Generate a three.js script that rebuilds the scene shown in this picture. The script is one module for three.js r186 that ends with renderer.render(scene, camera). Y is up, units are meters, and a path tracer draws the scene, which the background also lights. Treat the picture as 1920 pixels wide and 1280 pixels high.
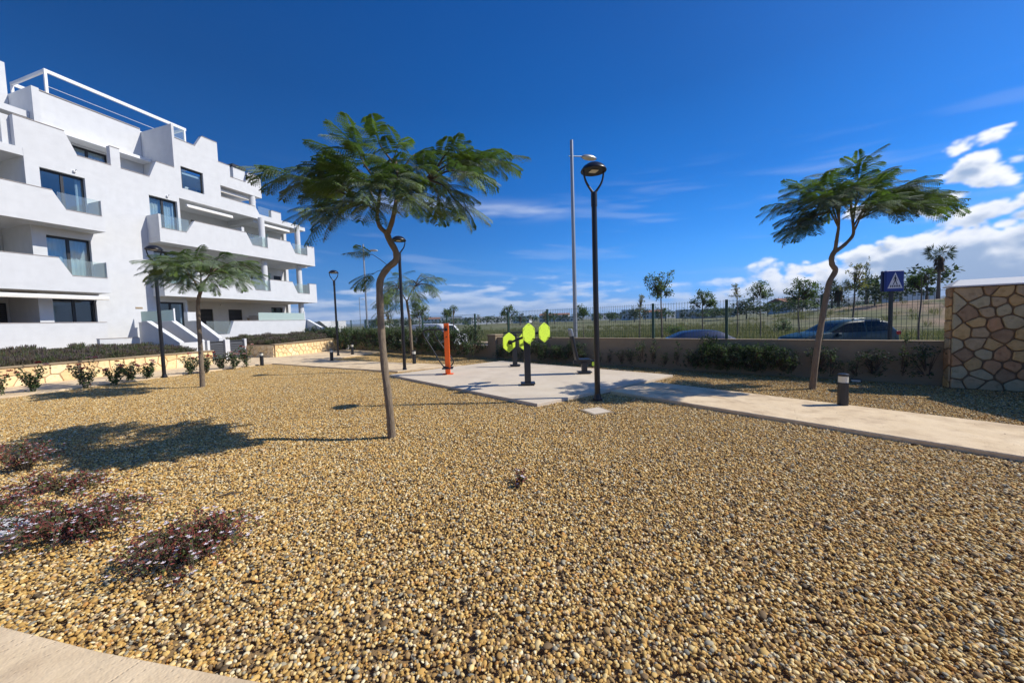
import * as THREE from 'three';
import { mergeGeometries, mergeVertices } from 'three/addons/utils/BufferGeometryUtils.js';
import { ConvexGeometry } from 'three/addons/geometries/ConvexGeometry.js';
import { RoundedBoxGeometry } from 'three/addons/geometries/RoundedBoxGeometry.js';
import { createNoise2D, createNoise3D } from 'simplex-noise';

// ---------------------------------------------------------------- camera, sky, sun, exposure
const scene = new THREE.Scene();
const EYE = 1.6, FOCAL = 693, PITCH = -3.2 * Math.PI / 180, ROLL = -1.75 * Math.PI / 180;
const camera = new THREE.PerspectiveCamera(2 * Math.atan(640 / FOCAL) * 180 / Math.PI, 1.5, 0.05, 20000);
camera.position.set(0, EYE, 0);
camera.rotation.set(PITCH, 0, ROLL, 'YXZ');
camera.updateMatrixWorld(true);
const renderer = new THREE.WebGLRenderer({ antialias: true });
renderer.toneMapping = THREE.LinearToneMapping;
renderer.toneMappingExposure = 1.1;
renderer.shadowMap.enabled = true;

function mulberry(a) { return () => { a |= 0; a = a + 0x6D2B79F5 | 0; let t = Math.imul(a ^ a >>> 15, 1 | a); t = t + Math.imul(t ^ t >>> 7, 61 | t) ^ t; return ((t ^ t >>> 14) >>> 0) / 4294967296; }; }
const V3 = (x, y, z) => new THREE.Vector3(x, y, z);
const clamp = THREE.MathUtils.clamp, lerp = THREE.MathUtils.lerp;
const sst = (a, b, x) => { const t = clamp((x - a) / (b - a), 0, 1); return t * t * (3 - 2 * t); };

const SUN = V3(5.06, 4.45, 0.12).normalize();
const sun = new THREE.DirectionalLight(new THREE.Color(1, 0.95, 0.86), 4.6);
sun.name = 'sun';
sun.position.copy(SUN).multiplyScalar(60); sun.castShadow = true; sun.shadow.radius = 1;
sun.shadow.mapSize.set(4096, 4096);
Object.assign(sun.shadow.camera, { left: -40, right: 40, top: 40, bottom: -40, near: 1, far: 150 });
scene.add(sun, sun.target);

{ // the sky: clear blue air, a bank of cumulus low down and a few thin streaks
  const W = 3072, H = 1536, data = new Float32Array(W * H * 4), n3 = createNoise3D(mulberry(11));
  const stops = [[-5, 96, 146, 200], [0, 96, 146, 200], [4, 74, 138, 204], [8, 54, 124, 196], [12, 37, 107, 181], [18.5, 19, 87, 158], [29, 5, 69, 131], [38, 3, 61, 119], [52, 2, 52, 105], [90, 2, 48, 98]];
  const lin = (c) => Math.pow(c / 255, 2.2);
  const base = (e) => { let i = 0; while (i < stops.length - 2 && e > stops[i + 1][0]) i++; const a = stops[i], b = stops[i + 1], t = clamp((e - a[0]) / (b[0] - a[0]), 0, 1); return [1, 2, 3].map((k) => lin(lerp(a[k], b[k], t))); };
  const fbm = (x, y, z, o) => { let s = 0, a = 1, n = 0; for (let i = 0; i < o; i++) { s += a * n3(x, y, z); n += a; a *= 0.52; x = x * 2.03 + 7.1; y = y * 2.03; z = z * 2.03; } return s / n; };
  const bill = (x, y, z, o) => { let s = 0, a = 1, n = 0; for (let i = 0; i < o; i++) { s += a * (2.3 * Math.abs(n3(x, y, z)) - 0.75); n += a; a *= 0.5; x = x * 2.07 + 3.7; y = y * 2.07; z = z * 2.07; } return s / n; };
  // height of the cloud bank (degrees) round the horizon, az 0 is straight ahead and grows to the right
  const top = (a) => 4.6 + 7.6 * sst(26, 54, a) * (1 - sst(120, 165, a)) + 2.2 * Math.exp(-((a + 2) * (a + 2)) / 160);
  const puff = (x, y, z, e, a) => { const rt = sst(18, 42, a) * (1 - sst(150, 178, a)), far = fbm(x * 6, y * 34, z * 6, 5) * 0.8; const cum = rt > 0 ? fbm(x * 5.2, y * 9.5, z * 5.2, 3) * 0.85 + 0.55 * bill(x * 11, y * 17, z * 11, 5) : 0; return lerp(far, cum, rt) + 0.3 * fbm(x * 3.1 + 5, y * 6, z * 3.1, 2) + lerp(1.15, 1.6, rt) * (1 - e / top(a)) - lerp(0.12, 0.16, rt); };
  for (let r = 0; r < H; r++) {
    const el = ((r + 0.5) / H - 0.5) * Math.PI, e = el * 180 / Math.PI, y = Math.sin(el), ce = Math.cos(el), b = base(e);
    for (let c = 0; c < W; c++) {
      const ro = ((c + 0.5) / W - 0.5) * 2 * Math.PI, x = Math.cos(ro) * ce, z = Math.sin(ro) * ce, i = (r * W + c) * 4;
      const g = x * SUN.x + y * SUN.y + z * SUN.z;
      const k = 0.92 + 0.1 * sst(-0.9, -0.2, g) + 0.95 * sst(-0.3, 0.65, g) + 0.95 * sst(0.55, 0.97, g);
      const w = 0.055 * Math.max(0, g) ** 4 + 0.5 * Math.max(0, g) ** 24;
      let R = b[0] * k + w, G = b[1] * k + w, B = b[2] * k + w;
      if (e > -0.5 && e < 24) {
        const a = Math.atan2(x, -z) * 180 / Math.PI;
        if (e < 16) {
          const d = puff(x, y, z, Math.max(e, 0.4), a);
          if (d > 0) {
            const up = puff(x + SUN.x * 0.014, y + 0.013, z, e + 0.75, a);
            const right = sst(22, 40, a) * (1 - sst(150, 175, a));
            const al = sst(0, lerp(0.55, 0.3, right), d) * lerp(0.5, 0.96, right);
            const lit = 1 - 0.95 * sst(-0.05, 0.9, up);
            const cr = lerp(0.30, 1.02, lit), cg = lerp(0.42, 1.03, lit), cb = lerp(0.62, 1.06, lit);
            R = lerp(R, cr, al); G = lerp(G, cg, al); B = lerp(B, cb, al);
          }
        }
        // streaks of thin high cloud
        const s = fbm(x * 2.2 + 3, y * 26 + x * 2.2, z * 2.2, 4), m = fbm(x * 1.3 - 4, y * 4, z * 1.3 + 2, 2);
        const st = sst(0.12, 0.75, s + 0.55 * m) * sst(3, 7, e) * (1 - sst(16, 22, e)) * 0.16;
        const l1 = Math.exp(-(((e - (16.6 - 0.055 * (a + 5))) / 1.0) ** 2)) * sst(-30, -16, a) * (1 - sst(2, 15, a)) * clamp(0.52 + 0.9 * fbm(x * 5, y * 30, z * 5, 4), 0, 1) * 0.62;
        const al = Math.max(st, l1);
        R = lerp(R, 0.62, al); G = lerp(G, 0.70, al); B = lerp(B, 0.88, al);
      }
      data[i] = R; data[i + 1] = G; data[i + 2] = B; data[i + 3] = 1;
    }
  }
  const t = new THREE.DataTexture(data, W, H, THREE.RGBAFormat, THREE.FloatType);
  t.mapping = THREE.EquirectangularReflectionMapping; t.magFilter = THREE.LinearFilter; t.needsUpdate = true;
  scene.background = t; scene.environment = t;
}

// ---------------------------------------------------------------- helpers
// a point of the place from its bearing in the photograph (1920 x 1280) and its distance along the view axis
const at = (px, py, depth) => V3((px - 960) / FOCAL * depth, (640 - py) / FOCAL * depth, -depth).applyMatrix4(camera.matrixWorld);
const onGround = (px, py, y = 0) => { const p = at(px, py, 1).sub(camera.position); return p.multiplyScalar((y - EYE) / p.y).add(camera.position); };
const counts = {};
const numbered = (n) => { const k = counts[n] = (counts[n] ?? -1) + 1; return k ? n + '_' + String(k).padStart(3, '0') : n; };
function thing(name, label, category, pos = [0, 0, 0], turn = 0, group) {
  const o = new THREE.Group(); o.name = numbered(name); o.position.set(...pos); o.rotation.y = turn;
  o.userData = { label, category }; if (group) o.userData.group = group; scene.add(o); return o;
}
const shadow = (m) => { m.castShadow = m.receiveShadow = true; return m; };
function part(name, geo, mat, parent) { const m = shadow(new THREE.Mesh(Array.isArray(geo) ? merge(geo) : geo, mat)); m.name = name; parent.add(m); return m; }
function single(name, geo, mat, label, category, group) { const m = part(numbered(name), geo, mat, scene); m.userData = { label, category }; if (group) m.userData.group = group; return m; }
function struct(name, geo, mat, label) { const m = part(numbered(name), geo, mat, scene); m.userData = { kind: 'structure', label }; return m; }
function merge(list) {
  const gs = list.map((g) => { g = g.index ? g.toNonIndexed() : g; for (const k of Object.keys(g.attributes)) if (!['position', 'normal', 'uv', 'color'].includes(k)) g.deleteAttribute(k); return g; });
  const col = gs.some((g) => g.attributes.color);
  for (const g of gs) {
    if (!g.attributes.uv) g.setAttribute('uv', new THREE.BufferAttribute(new Float32Array(g.attributes.position.count * 2), 2));
    if (col && !g.attributes.color) g.setAttribute('color', new THREE.BufferAttribute(new Float32Array(g.attributes.position.count * 3).fill(1), 3));
    g.morphAttributes = {};
  }
  return mergeGeometries(gs);
}
// box between two corners, uv in metres
function bx(x0, x1, y0, y1, z0, z1) {
  const g = new THREE.BoxGeometry(x1 - x0, y1 - y0, z1 - z0).translate((x0 + x1) / 2, (y0 + y1) / 2, (z0 + z1) / 2);
  return metreUV(g);
}
function metreUV(g) {
  const p = g.attributes.position, n = g.attributes.normal, uv = new Float32Array(p.count * 2);
  for (let i = 0; i < p.count; i++) {
    const ax = Math.abs(n.getX(i)), ay = Math.abs(n.getY(i)), az = Math.abs(n.getZ(i));
    if (ay >= ax && ay >= az) { uv[2 * i] = p.getX(i); uv[2 * i + 1] = p.getZ(i); } else if (ax >= az) { uv[2 * i] = p.getZ(i); uv[2 * i + 1] = p.getY(i); } else { uv[2 * i] = p.getX(i); uv[2 * i + 1] = p.getY(i); }
  }
  g.setAttribute('uv', new THREE.BufferAttribute(uv, 2)); return g;
}
function poly(points, depth, holes = [], bevel = 0) {
  const s = new THREE.Shape(points.map((p) => new THREE.Vector2(p[0], p[1])));
  for (const h of holes) s.holes.push(new THREE.Path(h.map((p) => new THREE.Vector2(p[0], p[1]))));
  return new THREE.ExtrudeGeometry(s, { depth: depth - 2 * bevel, bevelEnabled: bevel > 0, bevelThickness: bevel, bevelSize: bevel, bevelOffset: -bevel, bevelSegments: 1 }).translate(0, 0, bevel);
}
const rect = (x0, x1, y0, y1) => [[x0, y0], [x1, y0], [x1, y1], [x0, y1]];
// flat slab on the ground from an outline in x, z
function slab(outline, y0, y1, bevel = 0.008) { const g = poly(outline.map(([x, z]) => [x, -z]), y1 - y0, [], bevel).rotateX(-Math.PI / 2).translate(0, y0, 0); return metreUV(g); }
// a bar of round section through points, with a radius at each
function limb(pts, radii, seg = 6) {
  const pos = [], nor = [], uv = [], idx = [], n = pts.length; let ref = V3(0.31, 0.13, 0.94), len = 0;
  for (let i = 0; i < n; i++) {
    const t = pts[Math.min(i + 1, n - 1)].clone().sub(pts[Math.max(i - 1, 0)]).normalize();
    const u = ref.clone().addScaledVector(t, -ref.dot(t)).normalize(), v = t.clone().cross(u); ref = u;
    if (i) len += pts[i].distanceTo(pts[i - 1]);
    for (let k = 0; k <= seg; k++) {
      const a = k / seg * 2 * Math.PI, d = u.clone().multiplyScalar(Math.cos(a)).addScaledVector(v, Math.sin(a));
      pos.push(pts[i].x + d.x * radii[i], pts[i].y + d.y * radii[i], pts[i].z + d.z * radii[i]); nor.push(d.x, d.y, d.z); uv.push(k / seg, len);
    }
  }
  for (let i = 0; i < n - 1; i++) for (let k = 0; k < seg; k++) { const a = i * (seg + 1) + k, b = a + seg + 1; idx.push(a, a + 1, b, b, a + 1, b + 1); }
  const g = new THREE.BufferGeometry(); g.setAttribute('position', new THREE.Float32BufferAttribute(pos, 3)); g.setAttribute('normal', new THREE.Float32BufferAttribute(nor, 3)); g.setAttribute('uv', new THREE.Float32BufferAttribute(uv, 2)); g.setIndex(idx); return g;
}
const smooth = (pts, n) => new THREE.CatmullRomCurve3(pts, false, 'centripetal').getPoints(n);
const tube = (pts, r, n = 24, seg = 8) => { const p = smooth(pts, n); return limb(p, p.map(() => r), seg); };
const bar = (a, b, r, seg = 8) => limb([a, b], [r, r], seg);
const cyl = (r0, r1, y0, y1, seg = 20) => new THREE.CylinderGeometry(r1, r0, y1 - y0, seg).translate(0, (y0 + y1) / 2, 0);
const rbox = (x0, x1, y0, y1, z0, z1, r = 0.01) => new RoundedBoxGeometry(x1 - x0, y1 - y0, z1 - z0, 2, r).translate((x0 + x1) / 2, (y0 + y1) / 2, (z0 + z1) / 2);

// ---------------------------------------------------------------- computed textures
const tile = (size, octaves, seed) => { // tileable noise, 0..1
  const n2 = createNoise3D(mulberry(seed)), n4 = createNoise3D(mulberry(seed + 1)), out = new Float32Array(size * size);
  for (let y = 0; y < size; y++) for (let x = 0; x < size; x++) {
    const u = x / size * 2 * Math.PI, v = y / size * 2 * Math.PI; let s = 0, a = 1, t = 0, f = 1;
    for (let o = 0; o < octaves; o++) { s += a * (n2(Math.cos(u) * f, Math.sin(u) * f, Math.cos(v) * f * 1.3) + n4(Math.sin(v) * f, Math.cos(v) * f, Math.sin(u + 1) * f * 1.3)) * 0.5; t += a; a *= 0.55; f *= 2.1; }
    out[y * size + x] = clamp(0.5 + 0.75 * s / t, 0, 1);
  }
  return out;
};
function tex(size, fn, srgb = true, repeat = 1) {
  const d = new Uint8Array(size * size * 4);
  for (let y = 0; y < size; y++) for (let x = 0; x < size; x++) { const c = fn(x, y, y * size + x), i = (y * size + x) * 4; d[i] = clamp(c[0], 0, 1) * 255; d[i + 1] = clamp(c[1], 0, 1) * 255; d[i + 2] = clamp(c[2], 0, 1) * 255; d[i + 3] = 255; }
  const t = new THREE.DataTexture(d, size, size); t.wrapS = t.wrapT = THREE.RepeatWrapping; t.magFilter = THREE.LinearFilter; t.minFilter = THREE.LinearMipmapLinearFilter; t.generateMipmaps = true;
  if (srgb) t.colorSpace = THREE.SRGBColorSpace; t.repeat.set(repeat, repeat); t.needsUpdate = true; return t;
}
const nzA = tile(512, 6, 3), nzB = tile(512, 3, 9), nzC = tile(512, 7, 21);
const rough = mulberry(77), speck = Float32Array.from({ length: 512 * 512 }, () => rough());
const grey = (fn, repeat) => tex(512, (x, y, i) => { const v = fn(i, x, y); return [v, v, v]; }, false, repeat);
const mixc = (a, b, t) => [0, 1, 2].map((k) => lerp(a[k], b[k], t));
const rgb = (r, g, b) => [r / 255, g / 255, b / 255];
const std = (color, roughness, extra = {}) => new THREE.MeshStandardMaterial({ color, roughness, ...extra });
const L = (r, g, b) => new THREE.Color().setRGB(r, g, b);

const M = {};
{
  const plasterMap = tex(512, (x, y, i) => { const t = nzA[i], s = nzB[i]; const v = 0.815 + 0.03 * (t - 0.5) + 0.03 * (s - 0.5) + 0.012 * (speck[i] - 0.5); return [v * 0.992, v * 0.998, v]; }, true, 0.35);
  M.plaster = std(0xffffff, 0.92, { map: plasterMap, bumpMap: grey((i) => 0.6 * nzC[i] + 0.4 * speck[i], 0.9), bumpScale: 0.003 });
  M.capWhite = std(L(0.82, 0.82, 0.80), 0.85, { bumpMap: M.plaster.bumpMap, bumpScale: 0.002 });
  M.coping = std(L(0.42, 0.37, 0.33), 0.8, { bumpMap: M.plaster.bumpMap, bumpScale: 0.002 });
  M.frame = std(L(0.020, 0.021, 0.024), 0.42);
  M.darkDoor = std(L(0.028, 0.029, 0.033), 0.55);
  M.white = std(L(0.78, 0.78, 0.77), 0.45);
  M.awning = std(L(0.72, 0.68, 0.60), 0.8);
  M.pane = new THREE.MeshPhysicalMaterial({ color: L(0.82, 0.9, 0.93), transmission: 1, roughness: 0.02, ior: 1.75, thickness: 0 });
  M.rail = new THREE.MeshPhysicalMaterial({ color: L(0.87, 0.93, 0.915), transmission: 0.93, roughness: 0.08, ior: 1.5, thickness: 0 });
  M.frosted = new THREE.MeshPhysicalMaterial({ color: L(0.62, 0.74, 0.70), transmission: 0.5, roughness: 0.75, ior: 1.5, thickness: 0 });
  M.curtain = new THREE.MeshPhysicalMaterial({ color: L(0.66, 0.68, 0.68), transmission: 0.3, roughness: 1, thickness: 0 });
  M.room = std(L(0.22, 0.21, 0.2), 0.9);
  M.anthracite = std(L(0.022, 0.024, 0.028), 0.38, { metalness: 0.1, bumpMap: grey((i) => speck[i], 8), bumpScale: 0.0004 });
  M.louver = std(L(0.05, 0.055, 0.065), 0.45);
  M.galv = std(L(0.33, 0.35, 0.37), 0.48, { metalness: 0.55, roughnessMap: grey((i) => 0.75 + 0.25 * nzC[i], 2) });
  M.lampBlack = std(L(0.012, 0.012, 0.014), 0.35);
  M.diffuser = std(L(0.62, 0.60, 0.5), 0.5);
  M.fenceGreen = std(L(0.012, 0.055, 0.042), 0.5);
  M.orange = std(L(0.88, 0.13, 0.008), 0.42, { bumpMap: grey((i) => nzC[i], 3), bumpScale: 0.0006 });
  M.lime = std(L(0.60, 0.80, 0.055), 0.45);
  M.limeDark = std(L(0.24, 0.33, 0.03), 0.6);
  const conc = tex(512, (x, y, i) => { const t = nzA[i], s = nzB[i], c = mixc(rgb(200, 184, 160), rgb(218, 204, 182), t); const st = sst(0.62, 0.8, nzC[(i * 3 + 700) % nzC.length]) * 0.05; return mixc(c, rgb(176, 162, 146), sst(0.55, 0.95, s) * 0.28 + st + (speck[i] - 0.5) * 0.16); }, true, 0.21);
  M.concrete = std(0xffffff, 0.9, { map: conc, bumpMap: grey((i) => 0.5 * nzC[i] + 0.5 * speck[i], 1.3), bumpScale: 0.0025 });
  const crackTex = (seed) => { // stamped concrete: faint slate-like ridges and thin cracks
    const c0 = createNoise2D(mulberry(seed));
    return (x, y) => { const u = x / 512, v = y / 512, a = c0(Math.cos(u * 6.283) * 1.4 + 3 * Math.sin(v * 6.283) * 0.5, Math.sin(u * 6.283) * 1.4 + Math.cos(v * 6.283) * 1.5); return Math.abs(a); };
  };
  const ck = crackTex(5), ck2 = crackTex(8);
  const crack = (x, y) => Math.max(1 - sst(0, 0.02, ck(x, y)), 0.8 * (1 - sst(0, 0.014, ck2(x, y))));
  const pathMap = tex(512, (x, y, i) => { const c = mixc(rgb(214, 188, 148), rgb(234, 211, 174), nzA[i]); return mixc(c, rgb(172, 146, 114), 0.55 * sst(0.45, 0.95, nzB[i]) + 0.35 * sst(0.55, 0.85, nzC[(i + 4000) % nzC.length]) + 0.6 * crack(x, y) * sst(0.3, 0.55, nzC[i]) + (speck[i] - 0.5) * 0.22); }, true, 0.33);
  M.paving = std(0xffffff, 0.85, { map: pathMap, bumpMap: tex(512, (x, y, i) => { const v = 0.6 * nzC[i] + 0.2 * nzA[i] + 0.12 * speck[i] - 0.4 * crack(x, y) * sst(0.35, 0.6, nzC[i]) + 0.15; return [v, v, v]; }, false, 0.33), bumpScale: 0.018 });
  M.boundary = std(0xffffff, 0.93, { map: tex(512, (x, y, i) => mixc(rgb(142, 124, 98), rgb(166, 148, 120), 0.6 * nzA[i] + 0.4 * nzC[i] + (speck[i] - 0.5) * 0.2), true, 0.4), bumpMap: grey((i) => 0.5 * nzC[i] + 0.5 * speck[i], 1), bumpScale: 0.003 });
  M.mortar = std(0xffffff, 0.95, { map: tex(512, (x, y, i) => mixc(rgb(124, 102, 76), rgb(152, 128, 96), 0.6 * nzC[i] + 0.4 * speck[i]), true, 1), bumpMap: grey((i) => 0.5 * nzC[i] + 0.5 * speck[i], 2), bumpScale: 0.006 });
  M.mortarPale = std(0xffffff, 0.95, { map: tex(512, (x, y, i) => mixc(rgb(172, 146, 112), rgb(196, 172, 138), 0.6 * nzC[i] + 0.4 * speck[i]), true, 1) });
  const stoneTex = (a, b, c) => tex(512, (x, y, i) => mixc(mixc(rgb(...a), rgb(...b), nzA[i]), rgb(...c), 0.55 * sst(0.55, 0.9, nzB[(i + 9000) % nzB.length]) + (speck[i] - 0.5) * 0.25), true, 1.1);
  const stoneBump = grey((i) => 0.7 * nzC[i] + 0.2 * nzA[i] + 0.1 * speck[i], 1.3);
  M.stone = [[[198, 164, 108], [220, 188, 134], [172, 134, 82]], [[206, 172, 112], [226, 196, 142], [182, 142, 84]], [[184, 160, 120], [208, 184, 144], [152, 130, 96]], [[190, 152, 108], [212, 166, 124], [168, 122, 84]], [[188, 176, 138], [206, 192, 152], [160, 148, 112]], [[162, 132, 98], [186, 156, 120], [136, 106, 76]]].map((c) => std(0xffffff, 0.9, { map: stoneTex(...c), bumpMap: stoneBump, bumpScale: 0.014 }));
  M.stonePale = [[[236, 206, 150], [246, 222, 172], [220, 182, 120]], [[228, 200, 150], [242, 216, 166], [212, 176, 122]], [[240, 214, 164], [248, 228, 188], [228, 194, 140]], [[222, 188, 134], [238, 206, 154], [206, 166, 108]]].map((c) => std(0xffffff, 0.9, { map: stoneTex(...c), bumpMap: stoneBump, bumpScale: 0.012 }));
  M.bark = std(0xffffff, 0.92, { map: tex(256, (x, y) => { const i = ((y * 2) % 512) * 512 + ((x * 6) % 512), j = (y * 2) * 512 + x * 2; return mixc(rgb(104, 90, 74), rgb(152, 136, 114), 0.5 * nzC[i] + 0.5 * nzA[j] + (speck[j] - 0.5) * 0.3); }), bumpMap: tex(256, (x, y) => { const v = nzC[((y * 2) % 512) * 512 + ((x * 6) % 512)]; return [v, v, v]; }, false), bumpScale: 0.012 });
  M.barkGrey = std(L(0.16, 0.13, 0.10), 0.95, { bumpMap: M.bark.bumpMap, bumpScale: 0.01 });
  M.twig = std(L(0.10, 0.075, 0.05), 0.9);
  M.greenTwig = std(L(0.07, 0.09, 0.03), 0.8);
  M.soil = std(0xffffff, 0.98, { map: tex(512, (x, y, i) => mixc(rgb(112, 84, 56), rgb(150, 116, 78), 0.6 * nzC[i] + 0.4 * speck[i]), true, 0.8) });
  M.asphalt = std(0xffffff, 0.92, { map: tex(512, (x, y, i) => { const v = 0.27 + 0.05 * nzB[i] + 0.06 * (speck[i] - 0.5); return [v, v, v * 1.02]; }, true, 0.4) });
  M.gravelBed = std(0xffffff, 0.95, { map: tex(512, (x, y, i) => mixc(rgb(122, 98, 66), rgb(186, 154, 106), speck[(i * 7) % speck.length] * 0.7 + nzC[i] * 0.3), true, 1.5), bumpMap: grey((i) => speck[(i * 7) % speck.length] * 0.6 + nzC[i] * 0.4, 1.5), bumpScale: 0.008 });
  M.tyre = std(L(0.012, 0.012, 0.013), 0.85);
  M.rim = std(L(0.5, 0.5, 0.52), 0.3, { metalness: 0.8 });
  M.carGlass = new THREE.MeshPhysicalMaterial({ color: L(0.008, 0.010, 0.012), roughness: 0.12, specularIntensity: 0.45 });
  M.tail = std(L(0.45, 0.012, 0.015), 0.15);
  M.head = std(L(0.7, 0.72, 0.75), 0.1);
}
const leafMat = (tones, through = 0.35) => new THREE.MeshPhysicalMaterial({ color: 0xffffff, vertexColors: true, roughness: 1, transmission: through, thickness: 0, ior: 1.35, side: THREE.DoubleSide });
M.leaf = leafMat(0, 0.45);
M.leafDense = leafMat(0, 0.48);
M.petal = new THREE.MeshPhysicalMaterial({ color: 0xffffff, vertexColors: true, roughness: 1, transmission: 0.25, thickness: 0, ior: 1.3, side: THREE.DoubleSide });

// facade frame of the apartment block: s runs along the facade, o is the distance out from the camera's foot, h is height
const DIR = V3(0.3033, 0, -0.9529).normalize(), NOR = V3(-DIR.z, 0, DIR.x);
const FACE = Math.atan2(-DIR.z, DIR.x);
const so = (s, o, h = 0) => DIR.clone().multiplyScalar(s).addScaledVector(NOR, -o).setY(h);
// line of the boundary wall: t along it, q out beyond it
const W0 = V3(-0.65, 0, -15.7), WD = V3(0.752, 0, 0.659).normalize(), WN = V3(WD.z, 0, -WD.x);
const wl = (t, q = 0, h = 0) => W0.clone().addScaledVector(WD, t).addScaledVector(WN, q).setY(h);
const WT = Math.atan2(-WD.z, WD.x);

// ---------------------------------------------------------------- the ground
const terrainNoise = createNoise2D(mulberry(41));
const terrainH = (x, z) => {
  const q = (x - W0.x) * WN.x + (z - W0.z) * WN.z, r = Math.hypot(x, z);
  let h = -0.42;
  const f = sst(13, 40, q);
  h += f * 0.35 * terrainNoise(x * 0.02, z * 0.02) + f * 0.12 * terrainNoise(x * 0.11, z * 0.11);
  const az = Math.atan2(x, -z) * 180 / Math.PI;
  h += 3.0 * sst(26, 48, az) * (1 - sst(95, 130, az)) * sst(28, 75, r) * (1 - 0.3 * sst(120, 300, r));   // the rise beyond the road on the right
  h += 1.0 * sst(60, 400, r) * sst(5, 30, az);
  return h - 8 * sst(900, 4000, r);
};
{
  const rings = [0]; for (let r = 6; r < 6000; r *= 1.085) rings.push(r);
  const seg = 288, pos = [], uv = [], idx = [], col = [];
  rings.forEach((r) => {
    for (let k = 0; k <= seg; k++) {
      const a = k / seg * 2 * Math.PI, x = Math.sin(a) * r, z = -Math.cos(a) * r;
      pos.push(x, terrainH(x, z), z); uv.push(x / 14, z / 14);
      const az = Math.atan2(x, -z) * 180 / Math.PI, n = terrainNoise(x * 0.016 + 5, z * 0.03), n2 = terrainNoise(x * 0.07, z * 0.09 + 9);
      let c = mixc([0.15, 0.175, 0.05], [0.26, 0.24, 0.10], clamp(0.45 + 0.5 * n + 0.25 * n2, 0, 1));
      const bare = sst(36, 44, az) * (1 - sst(120, 140, az)) * sst(34, 46, r) * (1 - sst(140, 220, r)) * sst(-0.5, 0.3, n2 + 0.6 * terrainNoise(x * 0.2, z * 0.2));
      c = mixc(c, [0.42, 0.28, 0.17], bare);
      const dry = sst(0.55, 0.8, terrainNoise(x * 0.035 - 8, z * 0.05)) * sst(30, 60, r);
      c = mixc(c, [0.33, 0.27, 0.15], dry * 0.7);
      col.push(...c);
    }
  });
  for (let i = 0; i < rings.length - 1; i++) for (let k = 0; k < seg; k++) { const a = i * (seg + 1) + k, b = a + seg + 1; idx.push(a, a + 1, b, b, a + 1, b + 1); }
  const g = new THREE.BufferGeometry(); g.setAttribute('position', new THREE.Float32BufferAttribute(pos, 3)); g.setAttribute('uv', new THREE.Float32BufferAttribute(uv, 2)); g.setAttribute('color', new THREE.Float32BufferAttribute(col, 3)); g.setIndex(idx); g.computeVertexNormals();
  const m = std(0xffffff, 0.97, { vertexColors: true, map: tex(512, (x, y, i) => { const v = 0.72 + 0.35 * (nzC[i] - 0.5) + 0.35 * (speck[i] - 0.5) + 0.25 * (nzB[i] - 0.3); return [v, v, v]; }) });
  struct('field_terrain', g, m, 'wide overgrown field beyond the road');
}
// garden platform on our side of the boundary wall
const far0 = wl(-48, 0.05), far1 = wl(30, 0.05);
struct('garden_ground', slab([[far0.x, far0.z], [far1.x, far1.z], [34, 20], [-40, 20], [-52, -30]], -0.9, -0.022, 0), M.gravelBed, 'gravel bed under the loose pebbles');
// street beyond the wall
{
  const o = (t, q) => { const p = wl(t, q); return [p.x, p.z]; };
  struct('road', slab([o(-60, 3.2), o(70, 3.2), o(70, 11.4), o(-60, 11.4)], -0.8, -0.37, 0), M.asphalt, 'asphalt street behind the boundary fence');
  struct('pavement', slab([o(-60, 0.2), o(70, 0.2), o(70, 3.19), o(-60, 3.19)], -0.8, -0.25, 0.01), M.boundary, 'pavement along the outer side of the wall');
  struct('far_pavement', slab([o(-60, 11.41), o(70, 11.41), o(70, 13.2), o(-60, 13.2)], -0.8, -0.25, 0.01), M.boundary, 'pavement on the field side of the street');
}
// hard surfaces in the garden
const padPts = [[-3.8, -11.3], [0.43, -6.73], [4.18, -9.59], [-0.44, -14.33]];
const pathRight = [[2.05, -7.75], [5.19, -3.69], [7.4, -0.9], [8.75, -1.95], [6.54, -4.66], [3.32, -8.7]];
const pathBack = [[-11.2, -16.6], [-7.22, -14.16], [-3.83, -12.2], [-1.85, -13.40], [-5.91, -15.62], [-7.95, -16.75], [-9.6, -17.7]];
const w2 = (s, o) => { const p = so(s, o); return [p.x, p.z]; };
const walkPts = [w2(-6, 15.4), w2(11.9, 15.4), w2(13.6, 13.6), w2(20.2, 13.4), w2(20.2, 17.4), w2(21.5, 17.4), w2(21.5, 20.4), w2(19.6, 20.4), w2(19.6, 18.0), w2(15, 18.2), w2(15, 20.6), w2(12.0, 20.6), w2(12.0, 18.2), w2(-6, 18.2)];
const pathNear = [[-9, -3.05], [-5, -2.42], [-2.84, -1.93], [-2.1, -1.75], [-1.3, -1.59], [-0.4, -1.42], [1.2, -1.0], [2.6, -0.2], [3.4, 1.2], [3.4, 4], [-9, 4]];
struct('exercise_pad', slab(padPts, -0.3, 0.062, 0.006), M.concrete, 'pale concrete pad under the outdoor gym');
struct('garden_path', slab(pathRight, -0.3, 0.058, 0.012), M.paving, 'cream stamped concrete path running to the right');
struct('cross_path', slab(pathBack, -0.3, 0.052, 0.012), M.paving, 'cream path from the pad towards the building');
struct('walkway', slab(walkPts, -0.3, 0.045, 0.012), M.paving, 'cream walkway along the low stone walls');
struct('near_path', slab(pathNear, -0.3, 0.035, 0.012), M.paving, 'cream stamped concrete path in the near corner');

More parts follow.
